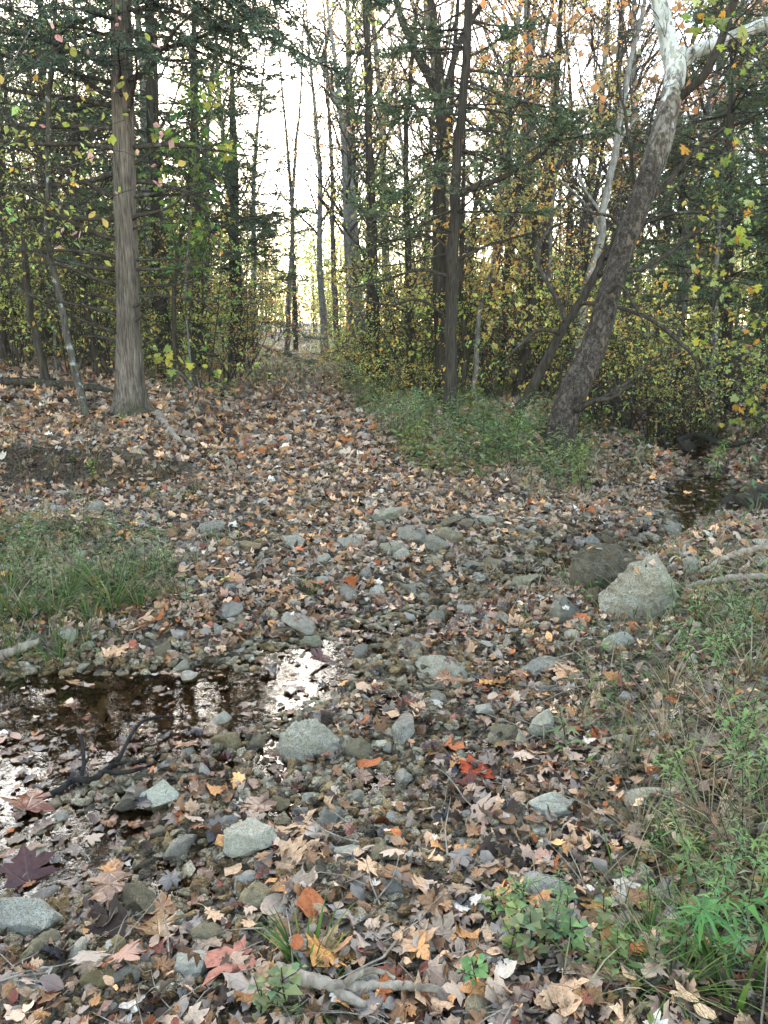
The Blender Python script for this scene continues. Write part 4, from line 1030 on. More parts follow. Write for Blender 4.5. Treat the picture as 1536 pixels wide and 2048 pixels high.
def stone(u, v, w, h, label, short=None, mat='stone', col=(1, 1, 1), dims=None, cuts=9, rough=.10, name='stone', sub=4, yaw=None, sink=.25, tilt=(0, 0), bite=(.34, .74), seed=None, hull=None):
    """w, h: size in photograph pixels as seen; (u, v) its middle"""
    b = at(u, min(2040, v + h * .32)); m = np.linalg.norm(b - [0, 0, CAMZ]) / FOC
    r = np.random.default_rng(seed or int(u * 7 + v)); rx = w * m * .5
    el = math.asin(min(.95, CAMZ / np.linalg.norm(b - [0, 0, CAMZ])))
    ry = rx * r.uniform(.7, .9) if dims is None else rx * dims[0]
    rz = max(.3 * rx, (h * m - 2 * ry * math.sin(el) * .75) / max(.35, math.cos(el)) * .75) if dims is None else rx * dims[1]
    V, T = rock_verts(r, sub, cuts + 6, rough, (1, ry / rx, rz / rx), bite)
    if hull: V, T = hull_rock(hull, int(u))
    mb = MB(); mb.add(V, None, T)
    o = mb.build(name, M[mat], None, False)
    o.location = (b[0], b[1] + ry * .3, b[2] + rz * (1 - 2 * sink) * .8)
    o.rotation_euler = (tilt[0], tilt[1], r.uniform(-.4, .4) if yaw is None else yaw)
    o.scale = (rx, rx, rx)
    tint(o, col); tag(o, label, 'stone', 'stones of the ford')
    if short: LM['near'].append((short, b[0], b[1]))
    STONES_XY.append((o.location.x, o.location.y, (rx + ry) / 2, o.location.z + rz * .8))
    return o
PALE, WARM, COOL, DK, MOSSY = (1.15, 1.13, 1.05), (1.1, .98, .8), (.98, .97, .93), (.55, .52, .48), (.85, .88, .72)
stone(1285, 1188, 158, 112, 'big pale grey boulder with a ridged sloping face beside the creek', 'the ridged boulder', 'grey_stone', (1.25, 1.24, 1.15), (.75, .8), 11, .075, 'boulder', 4, 0, .2, (0, 0), seed=77, hull=[(-1, -.3, -.5), (-.95, .2, -.1), (-.5, -.25, .25), (-.3, .3, .35), (.05, -.05, .95), (.3, .15, .9), (.72, -.1, .45), (.9, -.2, -.5), (.35, -.65, -.5), (-.4, -.6, -.5), (.55, .6, -.5), (-.5, .6, -.5), (.2, -.45, .35)])
stone(1212, 1142, 146, 84, 'dark rough pitted boulder behind the pale ridged boulder', 'the dark boulder', 'grey_stone', (.50, .47, .40), (.7, .6), 10, .12, 'boulder', 4, .1, .2, seed=12, hull=[(-1, -.2, -.5), (-.9, .1, .4), (-.6, -.3, .35), (-.3, .2, .75), (.3, .1, .7), (.75, .2, .5), (1, 0, 0), (.9, -.2, -.5), (.2, -.6, -.5), (.1, -.45, .3), (-.5, -.6, -.5), (.5, .6, -.5), (-.5, .6, -.4)])
stone(618, 1482, 138, 92, 'largest grey stone rising from the wash in the middle of the ford', 'the big middle stone', 'grey_stone', (1.2, 1.2, 1.12), (.72, .55), 10, .06, 'boulder', 4, .1, .22, seed=5, hull=[(-1, -.1, -.4), (-.85, .3, .1), (-.45, .1, .55), (-.5, -.35, .2), (0, .2, .6), (.45, .1, .38), (.9, .1, -.1), (1, -.2, -.4), (.4, -.6, -.4), (-.4, -.65, -.4), (.15, -.4, .25), (.5, .6, -.4), (-.5, .6, -.4)])
stone(717, 1504, 58, 48, 'rounded brown stone touching the big middle stone', 'the brown stone', 'brown_stone', (.85, .85, .8))
stone(890, 1328, 92, 84, 'oblong pale slab with a flat top lying tilted among brown leaves', 'the tilted slab', 'stone', (.95, .95, .85), (1.15, .38), 8, .05, 'stone', 4, .45, .25, (.12, .1))
stone(502, 1682, 98, 66, 'smooth rounded pale stone at the lower edge of the wash', 'the rounded pale stone', 'stone', (1.15, 1.15, 1.05), (.75, .6), 12, .07, 'stone', 4)
stone(322, 1592, 78, 52, 'whitish two humped stone in the shallows', 'the white humped stone', 'stone', (1.15, 1.2, 1.12), (.7, .6), 8, .10, 'stone', 4)
stone(264, 1600, 66, 50, 'dark wet stone leaning on the white humped stone', 'the dark wet stone', 'grey_stone', DK)
stone(287, 1800, 86, 54, 'blocky brown stone beside the dark trickle', 'the blocky stone', 'brown_stone', (.62, .62, .58), (.65, .55), 10, .09, 'stone', 4)
stone(522, 1795, 88, 58, 'tan wedge shaped stone on the leafy gravel', 'the tan wedge', 'brown_stone', (1.25, 1.25, 1.1), (.7, .5), 8, .08, 'stone', 4)
stone(384, 1928, 62, 72, 'speckled grey stone with a rounded head near the bottom edge', 'the speckled stone', 'grey_stone', (1.25, 1.3, 1.25), (1.0, .6), 9, .09, 'stone', 4)
stone(414, 1866, 60, 70, 'upright fluted grey brown stone', 'the fluted stone', 'brown_stone', (.9, .92, .85), (.9, .7))
stone(70, 1728, 80, 56, 'whitish stone with a hollow in its top by the left edge', 'the hollow stone', 'stone', (1.2, 1.25, 1.15), (.75, .5), 9, .07, 'stone', 4)
stone(50, 1838, 130, 66, 'long flat grey stone cut by the left edge', 'the long flat stone', 'grey_stone', (1.1, 1.15, 1.12), (.6, .4), 9, .09, 'stone', 4)
stone(352, 1458, 104, 40, 'flat dark stone awash in the pool', 'the flat pool stone', 'grey_stone', (.62, .6, .55), (.6, .25))
stone(452, 1482, 62, 40, 'ochre stone at the pool outlet', 'the ochre stone', 'brown_stone', (.9, .85, .7))
stone(10, 1478, 46, 46, 'brown round stone standing in the pool at the left edge', 'the left edge stone', 'brown_stone', (.7, .7, .65))
stone(418, 1052, 66, 34, 'grey slab poking from the gravel bar below the left bank', 'the bar slab', 'grey_stone', (1.0, 1.02, 1.0), (.7, .4), tilt=(.1, -.3))
stone(874, 1082, 58, 62, 'upright grey block on the gravel bar in the middle of the ford', 'the upright block', 'grey_stone', (.85, .88, .88), (.8, .8))
stone(1181, 1085, 36, 30, 'small pale stone behind the dark boulder', 'the small pale stone', 'stone')
stone(1190, 1200, 40, 46, 'dark brown stone wedged before the ridged boulder', 'the wedged stone', 'brown_stone', (.5, .5, .45))
stone(962, 1240, 58, 30, 'pale flat stone in the middle riffle', 'the pale riffle stone', 'stone', (1.15, 1.2, 1.1), (.7, .4))
stone(940, 1222, 54, 26, 'grey flat stone upstream in the riffle', 'the grey riffle stone', 'grey_stone', COOL, (.7, .4))
stone(870, 1240, 40, 40, 'small grey stone with a sharp peak by the riffle', 'the peaked stone', 'grey_stone', (.9, .92, .9))
stone(1080, 1330, 96, 42, 'flat grey slab half buried among leaves', 'the buried slab', 'grey_stone', (.9, .95, .95), (.7, .25))
stone(1238, 1292, 62, 50, 'pale cracked stone at the edge of the green weeds', 'the cracked stone', 'stone', (1.05, 1.1, 1.1))
stone(1102, 1612, 92, 42, 'white flat stone among tan leaves', 'the white flat stone', 'stone', (1.25, 1.3, 1.22), (.6, .35))
stone(1285, 1592, 74, 44, 'cream stone at the foot of the right weeds', 'the cream stone', 'stone', (1.25, 1.22, 1.08))
stone(1088, 1784, 72, 52, 'lumpy grey stone beside the green herbs', 'the lumpy stone', 'grey_stone', (1.15, 1.15, 1.15), rough=.1)
stone(1045, 1487, 34, 42, 'yellowish white stone upright among leaves', 'the yellowish stone', 'stone', (1.15, 1.12, .95))
stone(1010, 1466, 56, 38, 'brown grey stone capped by a leaf', 'the capped stone', 'brown_stone', (.9, .9, .85))
stone(1232, 1480, 62, 28, 'long pale stone left of the dry stems', 'the long pale stone', 'stone', (1.1, 1.05, .92), (.5, .4))
stone(1330, 1180, 40, 28, 'round pale stone right of the ridged boulder', 'the round side stone', 'stone', (1.05, 1.05, 1.0))
stone(1385, 1132, 40, 34, 'white lump by the upstream trickle', 'the white lump', 'stone', (1.15, 1.18, 1.12))
stone(1345, 1112, 40, 24, 'flat brownish stone in the upstream trickle', 'the trickle stone', 'brown_stone', WARM)
stone(1130, 1176, 56, 24, 'pale flat stone left of the dark boulder in the water', 'the flat water stone', 'stone', COOL, (.6, .35))
stone(1060, 1162, 70, 30, 'grey mossy stone upstream of the riffle', 'the mossy stone', 'grey_stone', MOSSY)
stone(1040, 1060, 44, 22, 'small bluish stone on the leafy flat', 'the bluish stone', 'grey_stone', COOL)
stone(1345, 1060, 46, 24, 'grey stone on the leafy shore before the still pool', 'the shore stone', 'grey_stone', COOL)
stone(668, 1332, 44, 26, 'dark stone in the shining shallow', 'the shining shallow stone', 'grey_stone', DK)
stone(620, 1288, 52, 34, 'greenish stone at the head of the shining shallow', 'the greenish stone', 'grey_stone', (.75, .78, .65))
stone(560, 1352, 50, 30, 'black wet stone in the shining water', 'the black stone', 'grey_stone', (.4, .4, .38))
stone(540, 1420, 46, 30, 'dark angular stone below the shining water', 'the angular stone', 'grey_stone', (.6, .58, .52))
stone(830, 1290, 50, 26, 'flat stone at the riffle edge', 'the riffle edge stone', 'grey_stone', (.8, .82, .78))
stone(560, 1610, 44, 32, 'tan pebble sized stone below the big middle stone', 'the lower tan stone', 'brown_stone', (1.0, .95, .8))
stone(660, 1640, 56, 42, 'dark grey stone by the lower wash', 'the lower grey stone', 'grey_stone', (.75, .75, .72))
stone(640, 1160, 40, 22, 'pale stone on the bar beside the red leaf', 'the red leaf stone', 'stone')
stone(545, 1230, 44, 30, 'pale stone where the bar meets the wash', 'the bar end stone', 'stone', WARM)
stone(480, 1245, 36, 28, 'brown grey cobble left of the shining water', 'the left cobble', 'brown_stone')
stone(110, 1025, 34, 22, 'pale stone under the dark cut bank', 'the cut bank stone', 'stone')
stone(190, 1018, 40, 28, 'grey cobble under the dark cut bank', 'the cut bank cobble', 'grey_stone', COOL)
stone(585, 1085, 52, 30, 'pale slab on the bar above the red leaf', 'the upper bar slab', 'stone', COOL)
stone(500, 1095, 44, 24, 'brown slab on the bar below the left bank', 'the brown bar slab', 'brown_stone', WARM)
stone(700, 1090, 52, 30, 'broken grey stone in the middle of the bar', 'the broken stone', 'grey_stone', COOL)
stone(800, 1112, 44, 30, 'pale broken stone before the upright block', 'the pale broken stone', 'stone', COOL)
stone(220, 1905, 54, 40, 'ochre cobble in the lower left gravel', 'the ochre cobble', 'brown_stone', (1.2, 1.1, .75))
stone(195, 1960, 60, 40, 'yellow brown cobble at the lower left', 'the yellow cobble', 'brown_stone', (1.2, 1.12, .8))
stone(80, 1900, 60, 44, 'gravelly tan stone under dark leaves', 'the gravelly stone', 'brown_stone', (1.0, 1.0, .9))
stone(600, 1905, 58, 40, 'white stone behind the grass blades', 'the grass side stone', 'stone', (1.2, 1.2, 1.15))
stone(735, 1975, 50, 48, 'white knobbly stone by the bottom stick', 'the knobbly stone', 'stone', (1.15, 1.15, 1.1))

ROCKV = []
for i in range(16):
    r = np.random.default_rng(300 + i)
    V, T = rock_verts(r, 3, int(r.integers(12, 20)), .09, (1, r.uniform(.5, .95), r.uniform(.35, .7)), (.28, .66))
    ROCKV.append((V, T))
ROCKM = {}
def rock_mesh(i, mat):
    if (i, mat) not in ROCKM:
        mb = MB(); mb.add(ROCKV[i][0], None, ROCKV[i][1]); ROCKM[i, mat] = mb.mesh('stone', M[mat], False)
    return ROCKM[i, mat]
def bar_density(x, y):
    """where loose stone lies: the ford, its bar and the creek bed, little under the weeds and none on the banks"""
    dc, _ = creek_dc(x, y)
    d = np.exp(-np.clip(dc, 0, 9) / .8) * .9 + .35 * np.exp(-((x + .1) / 1.5) ** 2 - ((y - 5.7) / 1.0) ** 2)
    d = d * np.where(y > 7.0, .25, 1) * np.where((x < -1.3) & (y > 3.6) & (y < 5.4), .3, 1)
    d = d * (1 - .85 * sstep(.5, 1.2, x - .12 * (y - 2)) * (y < 4.6))
    return np.clip(d, 0, 1)
ritems = []; k = 0; tries = 0
while k < 238 and tries < 20000:
    tries += 1
    u, v = r2.uniform(-10, 1530), 1035 + 1000 * r2.random() ** 1.25
    b = at(u, v)
    if r2.random() > float(bar_density(b[:1], b[1:2])[0]): continue
    s = (.016 + .036 * r2.random() ** 1.8) * (1 + .30 * (b[1] - 1.5)) * (1.35 if r2.random() < .2 else 1)
    if any(math.hypot(b[0] - q[0], b[1] - q[1]) < .8 * (q[2] + s) for q in STONES_XY): continue
    mt, nm = pick(('stone', 'pale'), ('grey_stone', 'grey'), ('brown_stone', 'brown'), ('stone', 'pale'), ('stone', 'pale'))
    i = int(r2.integers(0, 16)); o = put('stone', rock_mesh(i, mt), None, (b[0], b[1], b[2] + s * .22))
    o.rotation_euler = (r2.normal(0, .25), r2.normal(0, .25), r2.uniform(0, 6.28)); o.scale = (s, s * r2.uniform(.7, 1.2), s * r2.uniform(.7, 1.2))
    g_ = r2.uniform(.65, 1.2); tint(o, (g_, g_ * r2.uniform(.96, 1.02), g_ * r2.uniform(.88, 1.02)))
    tag(o, None, 'stone', 'stones of the ford'); ritems.append((o, f'{"small" if s < .06 else "middling"} {nm} loose stone', b[0], b[1]))
    STONES_XY.append((b[0], b[1], s, b[2] + s * .5)); k += 1
relabel(ritems, 'near')
# --- gravel nobody could count
PEB = []
for i in range(14):
    r = np.random.default_rng(500 + i)
    PEB.append((*rock_verts(r, 2 if i < 8 else 1, 13, .07, (1, r.uniform(.5, .95), r.uniform(.35, .7)), (.28, .62)),))
def yaw_frames(n, tilt):
    a = rng.uniform(0, 2 * np.pi, n); N = unit(rng.normal(0, 1, (n, 3)) * np.reshape(tilt, (-1, 1)) + [0, 0, 1.])
    A = np.stack([np.cos(a), np.sin(a), a * 0], 1); A = unit(A - (A * N).sum(1, keepdims=True) * N)
    return frames(A, N)
def in_view(n, ylo, yhi, power=1.0, margin=.6):
    y = ylo + (yhi - ylo) * rng.random(n) ** power
    x = rng.uniform(-1, 1, n) * (.545 * y + margin)
    return x, y
x, y = in_view(64000, 1.1, 9.5, 1.3)
m = rng.random(len(x)) < bar_density(x, y) * .9 + .06; x, y = x[m], y[m]; n = len(x)
s = (.006 + .021 * rng.random(n) ** 2) * (1 + .24 * (y - 1.3))
mb = MB(); pal = np.array([(.34, .31, .26), (.27, .24, .19), (.22, .16, .10), (.40, .375, .32), (.31, .23, .135), (.10, .09, .075)]) / .40
place(mb, [(V, [], T, V * 0) for V, T in PEB], np.stack([x, y, H(x, y) + s * .2], 1), yaw_frames(n, .3), s, pal[rng.integers(0, 6, n)] * rng.uniform(.7, 1.2, (n, 1)))
gv = mb.build('gravel', M['stone'], None, False); gv['kind'] = 'stuff'; gv['label'] = 'loose creek gravel of grey tan and brown pebbles'; tint(gv, (.95, .95, .92))
print('gravel', n)

# ------------------------------------------------------------------ dead leaves
def torn(h, r):
    h = h * [r.uniform(.78, 1.08), r.uniform(.9, 1.1)]
    if r.random() < .5: k = int(r.integers(3, len(h) - 4)); h[k:k + 3] = h[k:k + 3] * r.uniform(.45, .7) + np.array([0, .42]) * .35
    return h
LV = [leaf_shape(OAK if i in (6, 13) else OVAL if i in (3, 10) else torn(HALF, np.random.default_rng(840 + i)), np.random.default_rng(40 + i), 1, [.45, .9, 1.4, 2.1][i % 4], .045) for i in range(16)]
LVL = [leaf_shape(torn(HALF_LOW, np.random.default_rng(870 + i)), np.random.default_rng(70 + i), 0, [.7, 1.2, 1.8][i % 3]) for i in range(18)] + [leaf_shape(OAK, np.random.default_rng(99 + i), 0, 1.4) for i in range(3)] + [leaf_shape(OVAL, np.random.default_rng(110 + i), 0, 1.8) for i in range(12)]
LPAL = {'tan': (.44, .27, .155), 'brown': (.225, .12, .06), 'grey brown': (.25, .18, .125), 'pale grey': (.40, .345, .275), 'rust': (.31, .095, .032), 'orange brown': (.45, .215, .085), 'dark brown': (.035, .022, .015), 'red brown': (.17, .055, .035)}
LNAME = list(LPAL); LCOL = np.array([LPAL[k] for k in LNAME]); LPROB = np.array([.26, .20, .12, .06, .05, .12, .15, .04]); LPROB = LPROB / LPROB.sum()
LCURL = ['flat', 'slightly curled', 'curled', 'tightly curled']
def ride(x, y, z):
    """a leaf that falls on a stone lies on it"""
    for a, b, r, top in STONES_XY:
        m = (x - a) ** 2 + (y - b) ** 2 < (r * .75) ** 2
        z = np.where(m, np.maximum(z, top + .004), z)
    return z
def leaf_z(x, y): return np.maximum(H(x, y), .002)
LMESH = []
for i, (V, Q, T, uv) in enumerate(LV):
    mb = MB(); mb.add(V, Q, T, None, uv)
    pet = wander((0, V[:, 1].min() * .0 - .45, V[0, 2]), (rng.normal(0, .3), -1, rng.uniform(0, .5)), .45, 4, .12); tube(mb, pet, .012, 4)
    LMESH.append(mb.mesh('fallen_leaf', M['leaf']))
litems = []; LEAVES_XY = []
def leaf(x, y, size, i, cname, label=None, yaw=None, flip=None, tilt=.25, lift=0.0, wet=None):
    z = float(ride(np.array([x]), np.array([y]), leaf_z(np.array([x]), np.array([y])))[0]) + lift
    o = put('fallen_leaf', LMESH[i], None, (x, y, z + .006))
    fl_ = r2.random() < .4 if flip is None else flip
    o.rotation_euler = (r2.normal(0, tilt) + (math.pi if fl_ else 0), r2.normal(0, tilt), r2.uniform(0, 6.28) if yaw is None else yaw)
    if fl_: o.location.z += size * .2
    o.scale = (size, size, size)
    c = np.array(LPAL[cname]) * r2.uniform(.85, 1.2)
    dc, _ = creek_dc(np.array([x]), np.array([y])); wv = (dc[0] < .02 and r2.random() < .7) if wet is None else wet
    if wv: c = c * (.42, .36, .34)
    o.color = (*c, 0.15 if wv else 1.0)
    tag(o, label, 'leaf', 'fallen sycamore leaves')
    if label is None: litems.append((o, f'{LCURL[i % 4]} {"wet " if wv else ""}{cname} leaf', x, y))
    LEAVES_XY.append((x, y, size))
    return o
def leaf_px(u, v, wpx, cname, label, i, yaw=None, flip=False, **kw):
    b = at(u, min(v, 2046)); leaf(b[0], b[1], wpx * np.linalg.norm(b - [0, 0, CAMZ]) / FOC / 1.35, i, cname, label, yaw, flip, lift=kw.pop('lift', .02), **kw)
LPAL['bright tan'] = (.52, .34, .16); LPAL['golden orange'] = (.50, .24, .075); LPAL['scarlet brown'] = (.36, .06, .02); LPAL['yellow green'] = (.42, .38, .09); LPAL['rose'] = (.30, .12, .08); LPAL['peach'] = (.45, .26, .14)
for a in [(318, 1872, 82, 'bright tan', 'bright tan leaf with sharp lobes, lit against dark wet leaves', 4, .3), (655, 1932, 92, 'golden orange', 'golden orange leaf standing upright beside the grass blades', 1, 2.6), (470, 1946, 108, 'rose', 'large red brown leaf left of the grass blades near the bottom', 8, 1.2),
          (215, 1880, 90, 'dark brown', 'large blackish leaf left of the bright tan leaf', 0, 2.0), (220, 1790, 70, 'tan', 'broad tan leaf draped before the blocky stone', 5, 3.4), (516, 1632, 62, 'peach', 'peach coloured leaf above the rounded pale stone', 1, .8), (275, 1672, 66, 'peach', 'curled peach leaf in the wash left of the rounded pale stone', 6, 1.8),
          (610, 1668, 66, 'tan', 'pale tan leaf right of the rounded pale stone', 4, 4.0), (577, 1725, 68, 'tan', 'wide tan leaf below the rounded pale stone', 0, .4), (745, 1548, 66, 'rust', 'rust leaf folded upright at the lower wash', 3, 1.2), (950, 1555, 62, 'scarlet brown', 'scarlet leaf on the dark wet gravel', 2, 2.2), (945, 1585, 60, 'red brown', 'red brown leaf just below the scarlet leaf', 5, .2),
          (1068, 1512, 66, 'peach', 'peach leaf in front of the yellowish stone', 1, 2.8), (560, 1190, 44, 'rose', 'rose red leaf beside the small grass tuft', 0, .5), (456, 1178, 40, 'yellow green', 'yellow green leaf on the gravel bar', 4, 1.0), (265, 1268, 54, 'peach', 'peach leaf on the pool shore below the left grass', 1, 3.5), (300, 1255, 56, 'rust', 'rust leaf standing up on the pool shore', 7, 1.0),
          (240, 1310, 58, 'peach', 'fan shaped peach leaf at the back edge of the pool', 8, 2.2), (428, 1145, 42, 'peach', 'peach leaf on the bar right of the left grass', 5, .1), (885, 1370, 40, 'golden orange', 'amber leaf stuck before the tilted slab', 2, 1.5), (975, 1376, 60, 'golden orange', 'orange curled leaf right of the tilted slab', 6, .9), (1130, 1358, 60, 'peach', 'peach leaf curled up below the buried slab', 5, 2.4),
          (850, 1790, 54, 'tan', 'upright tan leaf in the middle of the leafy gravel', 7, .3), (1190, 1830, 52, 'golden orange', 'orange tan leaf standing before the lumpy stone', 1, 3.0), (1070, 1815, 60, 'orange brown', 'orange brown leaf at the foot of the lumpy stone', 9, .6), (1125, 2010, 70, 'tan', 'tan leaf at the bottom edge left of the green blades', 4, 2.9), (880, 1890, 66, 'grey brown', 'grey brown leaf cupped in the lower middle', 2, 1.3),
          (60, 1785, 74, 'red brown', 'dark red leaf wet at the left edge', 0, .7), (65, 1640, 74, 'rust', 'sunken rust leaf in the pool by the left edge', 4, .2), (625, 1830, 70, 'rust', 'rust leaf crumpled above the golden orange leaf', 10, .2), (790, 1975, 66, 'red brown', 'dark red leaf above the bottom stick', 6, 1.0), (700, 2020, 60, 'orange brown', 'orange brown leaf under the bottom stick', 1, 0),
          (1230, 1905, 78, 'orange brown', 'broad orange brown leaf among the green herbs', 9, 2.2), (1155, 1470, 48, 'rust', 'rust leaf upright under the green plant', 3, 2.), (905, 1510, 56, 'rust', 'folded rust leaf in the wet gravel', 7, 4.1), (735, 1750, 60, 'tan', 'flat tan leaf on the bare gravel', 8, 5.), (640, 1340, 44, 'red brown', 'dark red leaf on the shining water', 2, .4), (1140, 1560, 54, 'rust', 'rust leaf curled beside the white flat stone', 6, 1.)]:
    leaf_px(*a[:7])
k = 0; tries = 0
while k < 262 and tries < 20000:
    tries += 1
    y = 1.28 + 2.1 * r2.random() ** 1.3; x = r2.uniform(-1, 1) * (.53 * y + .1)
    dc, dep = creek_dc(np.array([x]), np.array([y]))
    if dc[0] < 0 and dep[0] > .04 and r2.random() < .93: continue
    if dc[0] < .0 and r2.random() < .45: continue
    if x > .75 and r2.random() < .45: continue
    if any(math.hypot(x - a, y - b) < .35 * s_ for a, b, s_ in LEAVES_XY): continue
    sz = r2.choice([.030, .040, .050, .058, .068]) * r2.uniform(.85, 1.15)
    leaf(x, y, sz, int(r2.integers(0, 16)), str(r2.choice(LNAME, p=LPROB)), lift=r2.uniform(0, .025)); k += 1
relabel(litems, 'near')

def litter(n, ylo, yhi, power, size, variants, dens, zhi=.035, tilt=.55):
    x, y = in_view(n, ylo, yhi, power, 1.2)
    m = rng.random(n) < dens(x, y); x, y = x[m], y[m]
    on = np.zeros(len(x), bool)
    for a_, b_, r_, _ in STONES_XY: on |= (x - a_) ** 2 + (y - b_) ** 2 < (r_ * .95) ** 2
    m = ~on | (rng.random(len(x)) < .08); x, y = x[m], y[m]; n = len(x)
    dc, dep = creek_dc(x, y)
    z = ride(x, y, leaf_z(x, y)) + rng.random(n) * zhi * (dc > 0)
    c = LCOL[rng.choice(8, n, p=LPROB)] * np.clip(rng.lognormal(-.06, .45, (n, 1)), .3, 1.9)
    wet = (dc < .03) & (rng.random(n) < .75) | (dc < .22) & (rng.random(n) < .45) & (y < 6)
    c = np.where(wet[:, None], c * (.42, .36, .34), c)
    c = np.concatenate([c, np.where(wet, .15, 1.)[:, None]], 1)
    R_ = yaw_frames(n, np.where(dc > 0, tilt, .06)); fl_ = rng.random(n) < .4
    R_[fl_] = R_[fl_] * np.array([1, -1, -1])[None, None] * np.array([1, 1, 1])[None, :, None]
    place(LIT, variants, np.stack([x, y, z + .004], 1), R_, size * rng.uniform(.5, 1.25, n) * (1 + 0 * y), c)
    return n
def ldens(x, y):
    dc, dep = creek_dc(x, y)
    d = np.where(dc < 0, np.where(dep > .045, np.where(y < 2.75, .28, .10), .16), .92)
    gap = vnoise(x * 1.1, y * 1.1, 31) + .8 * vnoise(x * 3.5, y * 3.5, 32)
    d = d * (1 - .55 * sstep(-.05, .3, gap) * (y < 6.8) * (dc > 0))
    d = d * (1 - .35 * np.exp(-(x / 1.7) ** 2 - ((y - 5.2) / 1.1) ** 2))
    d = d * np.where((x < -1.3) & (y > 3.7) & (y < 5.2), .6, 1)
    d = d * (1 - .45 * sstep(.6, 1.2, x - .12 * (y - 2)) * (y < 4.8))
    d = d * (1 - .6 * sstep(12, 20, y) * (np.abs(x - path_x(y)) < 2.5)) * (1 - .4 * sstep(13, 24, y))
    steep = np.abs(H(x, y + .06) - H(x, y - .06)) / .12
    return d * (1 - .25 * sstep(.55, 1.1, steep))
LIT = MB()
cnt = litter(15000, 1.1, 4.2, 1.15, .042, LVL + LV[8:], ldens)
cnt += litter(13000, 1.1, 4.2, 1.15, .024, LVL, ldens)
cnt += litter(33000, 3.6, 9.0, 1.0, .060, LVL, ldens)
cnt += litter(36000, 8.4, 26, 1.2, .098, LVL, ldens, .05)
cnt += litter(9000, 22, 48, 1.1, .24, LVL[18:], lambda x, y: np.where(np.abs(x - path_x(y)) < 2.6, .12, .7), .05)
lo_ = LIT.build('leaf_litter', M['litter']); lo_['kind'] = 'stuff'; lo_['label'] = 'thick carpet of tan and brown dead leaves'
print('litter', cnt)

# ------------------------------------------------------------------ sticks and logs
def stick(px, label, bark, name='stick', cat='stick', lifts=None, n=22, forks=(), wob=.002, world=None):
    rows = []
    for k, (u, v, r) in enumerate(px):
        b = at(u, v); m = np.linalg.norm(b - [0, 0, CAMZ]) / FOC
        rows.append([b[0], b[1], max(b[2], 0) + r * m * .7 + (lifts[k] if lifts else 0), r * m])
    o0 = np.array(rows[0][:3]); L = smooth_line(np.array(rows) - [*o0, 0], n)
    L = smooth_line(np.array(rows) - [*o0, 0], n := n * 2) if len(rows) > 3 else L
    mb = MB(); pts = L[:, :3] + (rng.normal(0, wob, (n, 3)) + np.roll(rng.normal(0, wob, (n, 3)), 1, 0)) * .5 * np.array([1, 1, .6])
    tube(mb, pts, L[:, 3] * (1 + rng.normal(0, .05, n)) * np.linspace(1, .85, n), 10, flute=lambda th, s: 1 + .10 * np.sin(th * 2 + s * 9) + .07 * np.sin(th * 3 - s * 31) + .10 * np.maximum(0, np.sin(s * 27)) ** 8 * np.maximum(0, np.sin(th + s * 40)))
    o = put(name, mb.mesh(name, M[bark]), None, o0); tag(o, label, cat)
    for f in forks:
        rr = []
        for u, v, r, lift in f:
            b = at(u, v); m = np.linalg.norm(b - [0, 0, CAMZ]) / FOC; rr.append([b[0] - o0[0], b[1] - o0[1], max(b[2], 0) + r * m * .8 + lift - o0[2], r * m])
        Lf = smooth_line(rr, 12); mf = MB(); tube(mf, Lf[:, :3] + rng.normal(0, wob * .6, (12, 3)), Lf[:, 3], 7); mf.build('branch', M[bark], o)
    LM['near'].append(('the ' + label.split(' with')[0].split(' lying')[0], o0[0], o0[1])) if False else None
    return o
stick([(556, 1976, 12), (600, 1990, 12), (640, 2004, 12), (690, 2012, 10), (760, 2006, 8), (820, 2006, 7.5), (876, 2012, 7)], lifts=[.035] * 7, label='pale weathered stick lying along the bottom edge with a forked knot', bark='drift', forks=[[(665, 2008, 10, .03), (695, 2024, 9, .03), (730, 2040, 6, .03)], [(690, 2008, 7, .05), (740, 1990, 5, .06), (790, 1996, 3, .05)]])
stick([(50, 1634, 4), (110, 1604, 6), (150, 1582, 6), (190, 1572, 6.5), (230, 1544, 5), (300, 1526, 3.5), (390, 1492, 2)], 'black wet branch lying in the edge of the pool', 'wetwood', lifts=[.0, .01, .02, .015, .01, .0, -.01], forks=[[(200, 1560, 5, .01), (260, 1558, 4, .02), (330, 1528, 2.5, .01)], [(235, 1540, 4, .02), (290, 1490, 3, .03), (370, 1470, 1.5, .02)], [(165, 1576, 4, .02), (172, 1556, 3.5, .05), (168, 1540, 2.5, .06)]])
stick([(1372, 1188, 4), (1420, 1186, 6), (1480, 1182, 6.5), (1560, 1180, 7)], 'grey brown dead limb lying across the weeds at the right edge', 'drift', name='fallen_limb', wob=.006, lifts=[.03, .05, .06, .06])
stick([(1400, 1164, 3.5), (1440, 1154, 5), (1490, 1148, 6), (1560, 1138, 6.5)], 'pale dead limb above the grey brown limb at the right edge', 'drift', name='fallen_limb', wob=.006, lifts=[.05, .09, .12, .14])
stick([(-60, 778, 8), (40, 778, 9), (110, 782, 8), (190, 788, 7), (225, 792, 4)], 'fallen log with brown bark behind the lichen spotted sapling', 'dark', name='fallen_log', cat='log', lifts=[.05] * 5)
stick([(375, 752, 4), (400, 750, 4), (438, 749, 2.5)], 'dark dead branch hanging low beside the big cedar', 'dark', lifts=[.35, .38, .4])
stick([(690, 770, 7), (702, 768, 8), (716, 775, 5)], 'black broken stump end beside the path', 'wetwood', name='broken_log', cat='log', lifts=[.08, .12, .02])
stick([(0, 1340, 9), (40, 1318, 9), (80, 1300, 7)], 'pale stick in the left grass by the pool', 'drift', lifts=[.03] * 3)
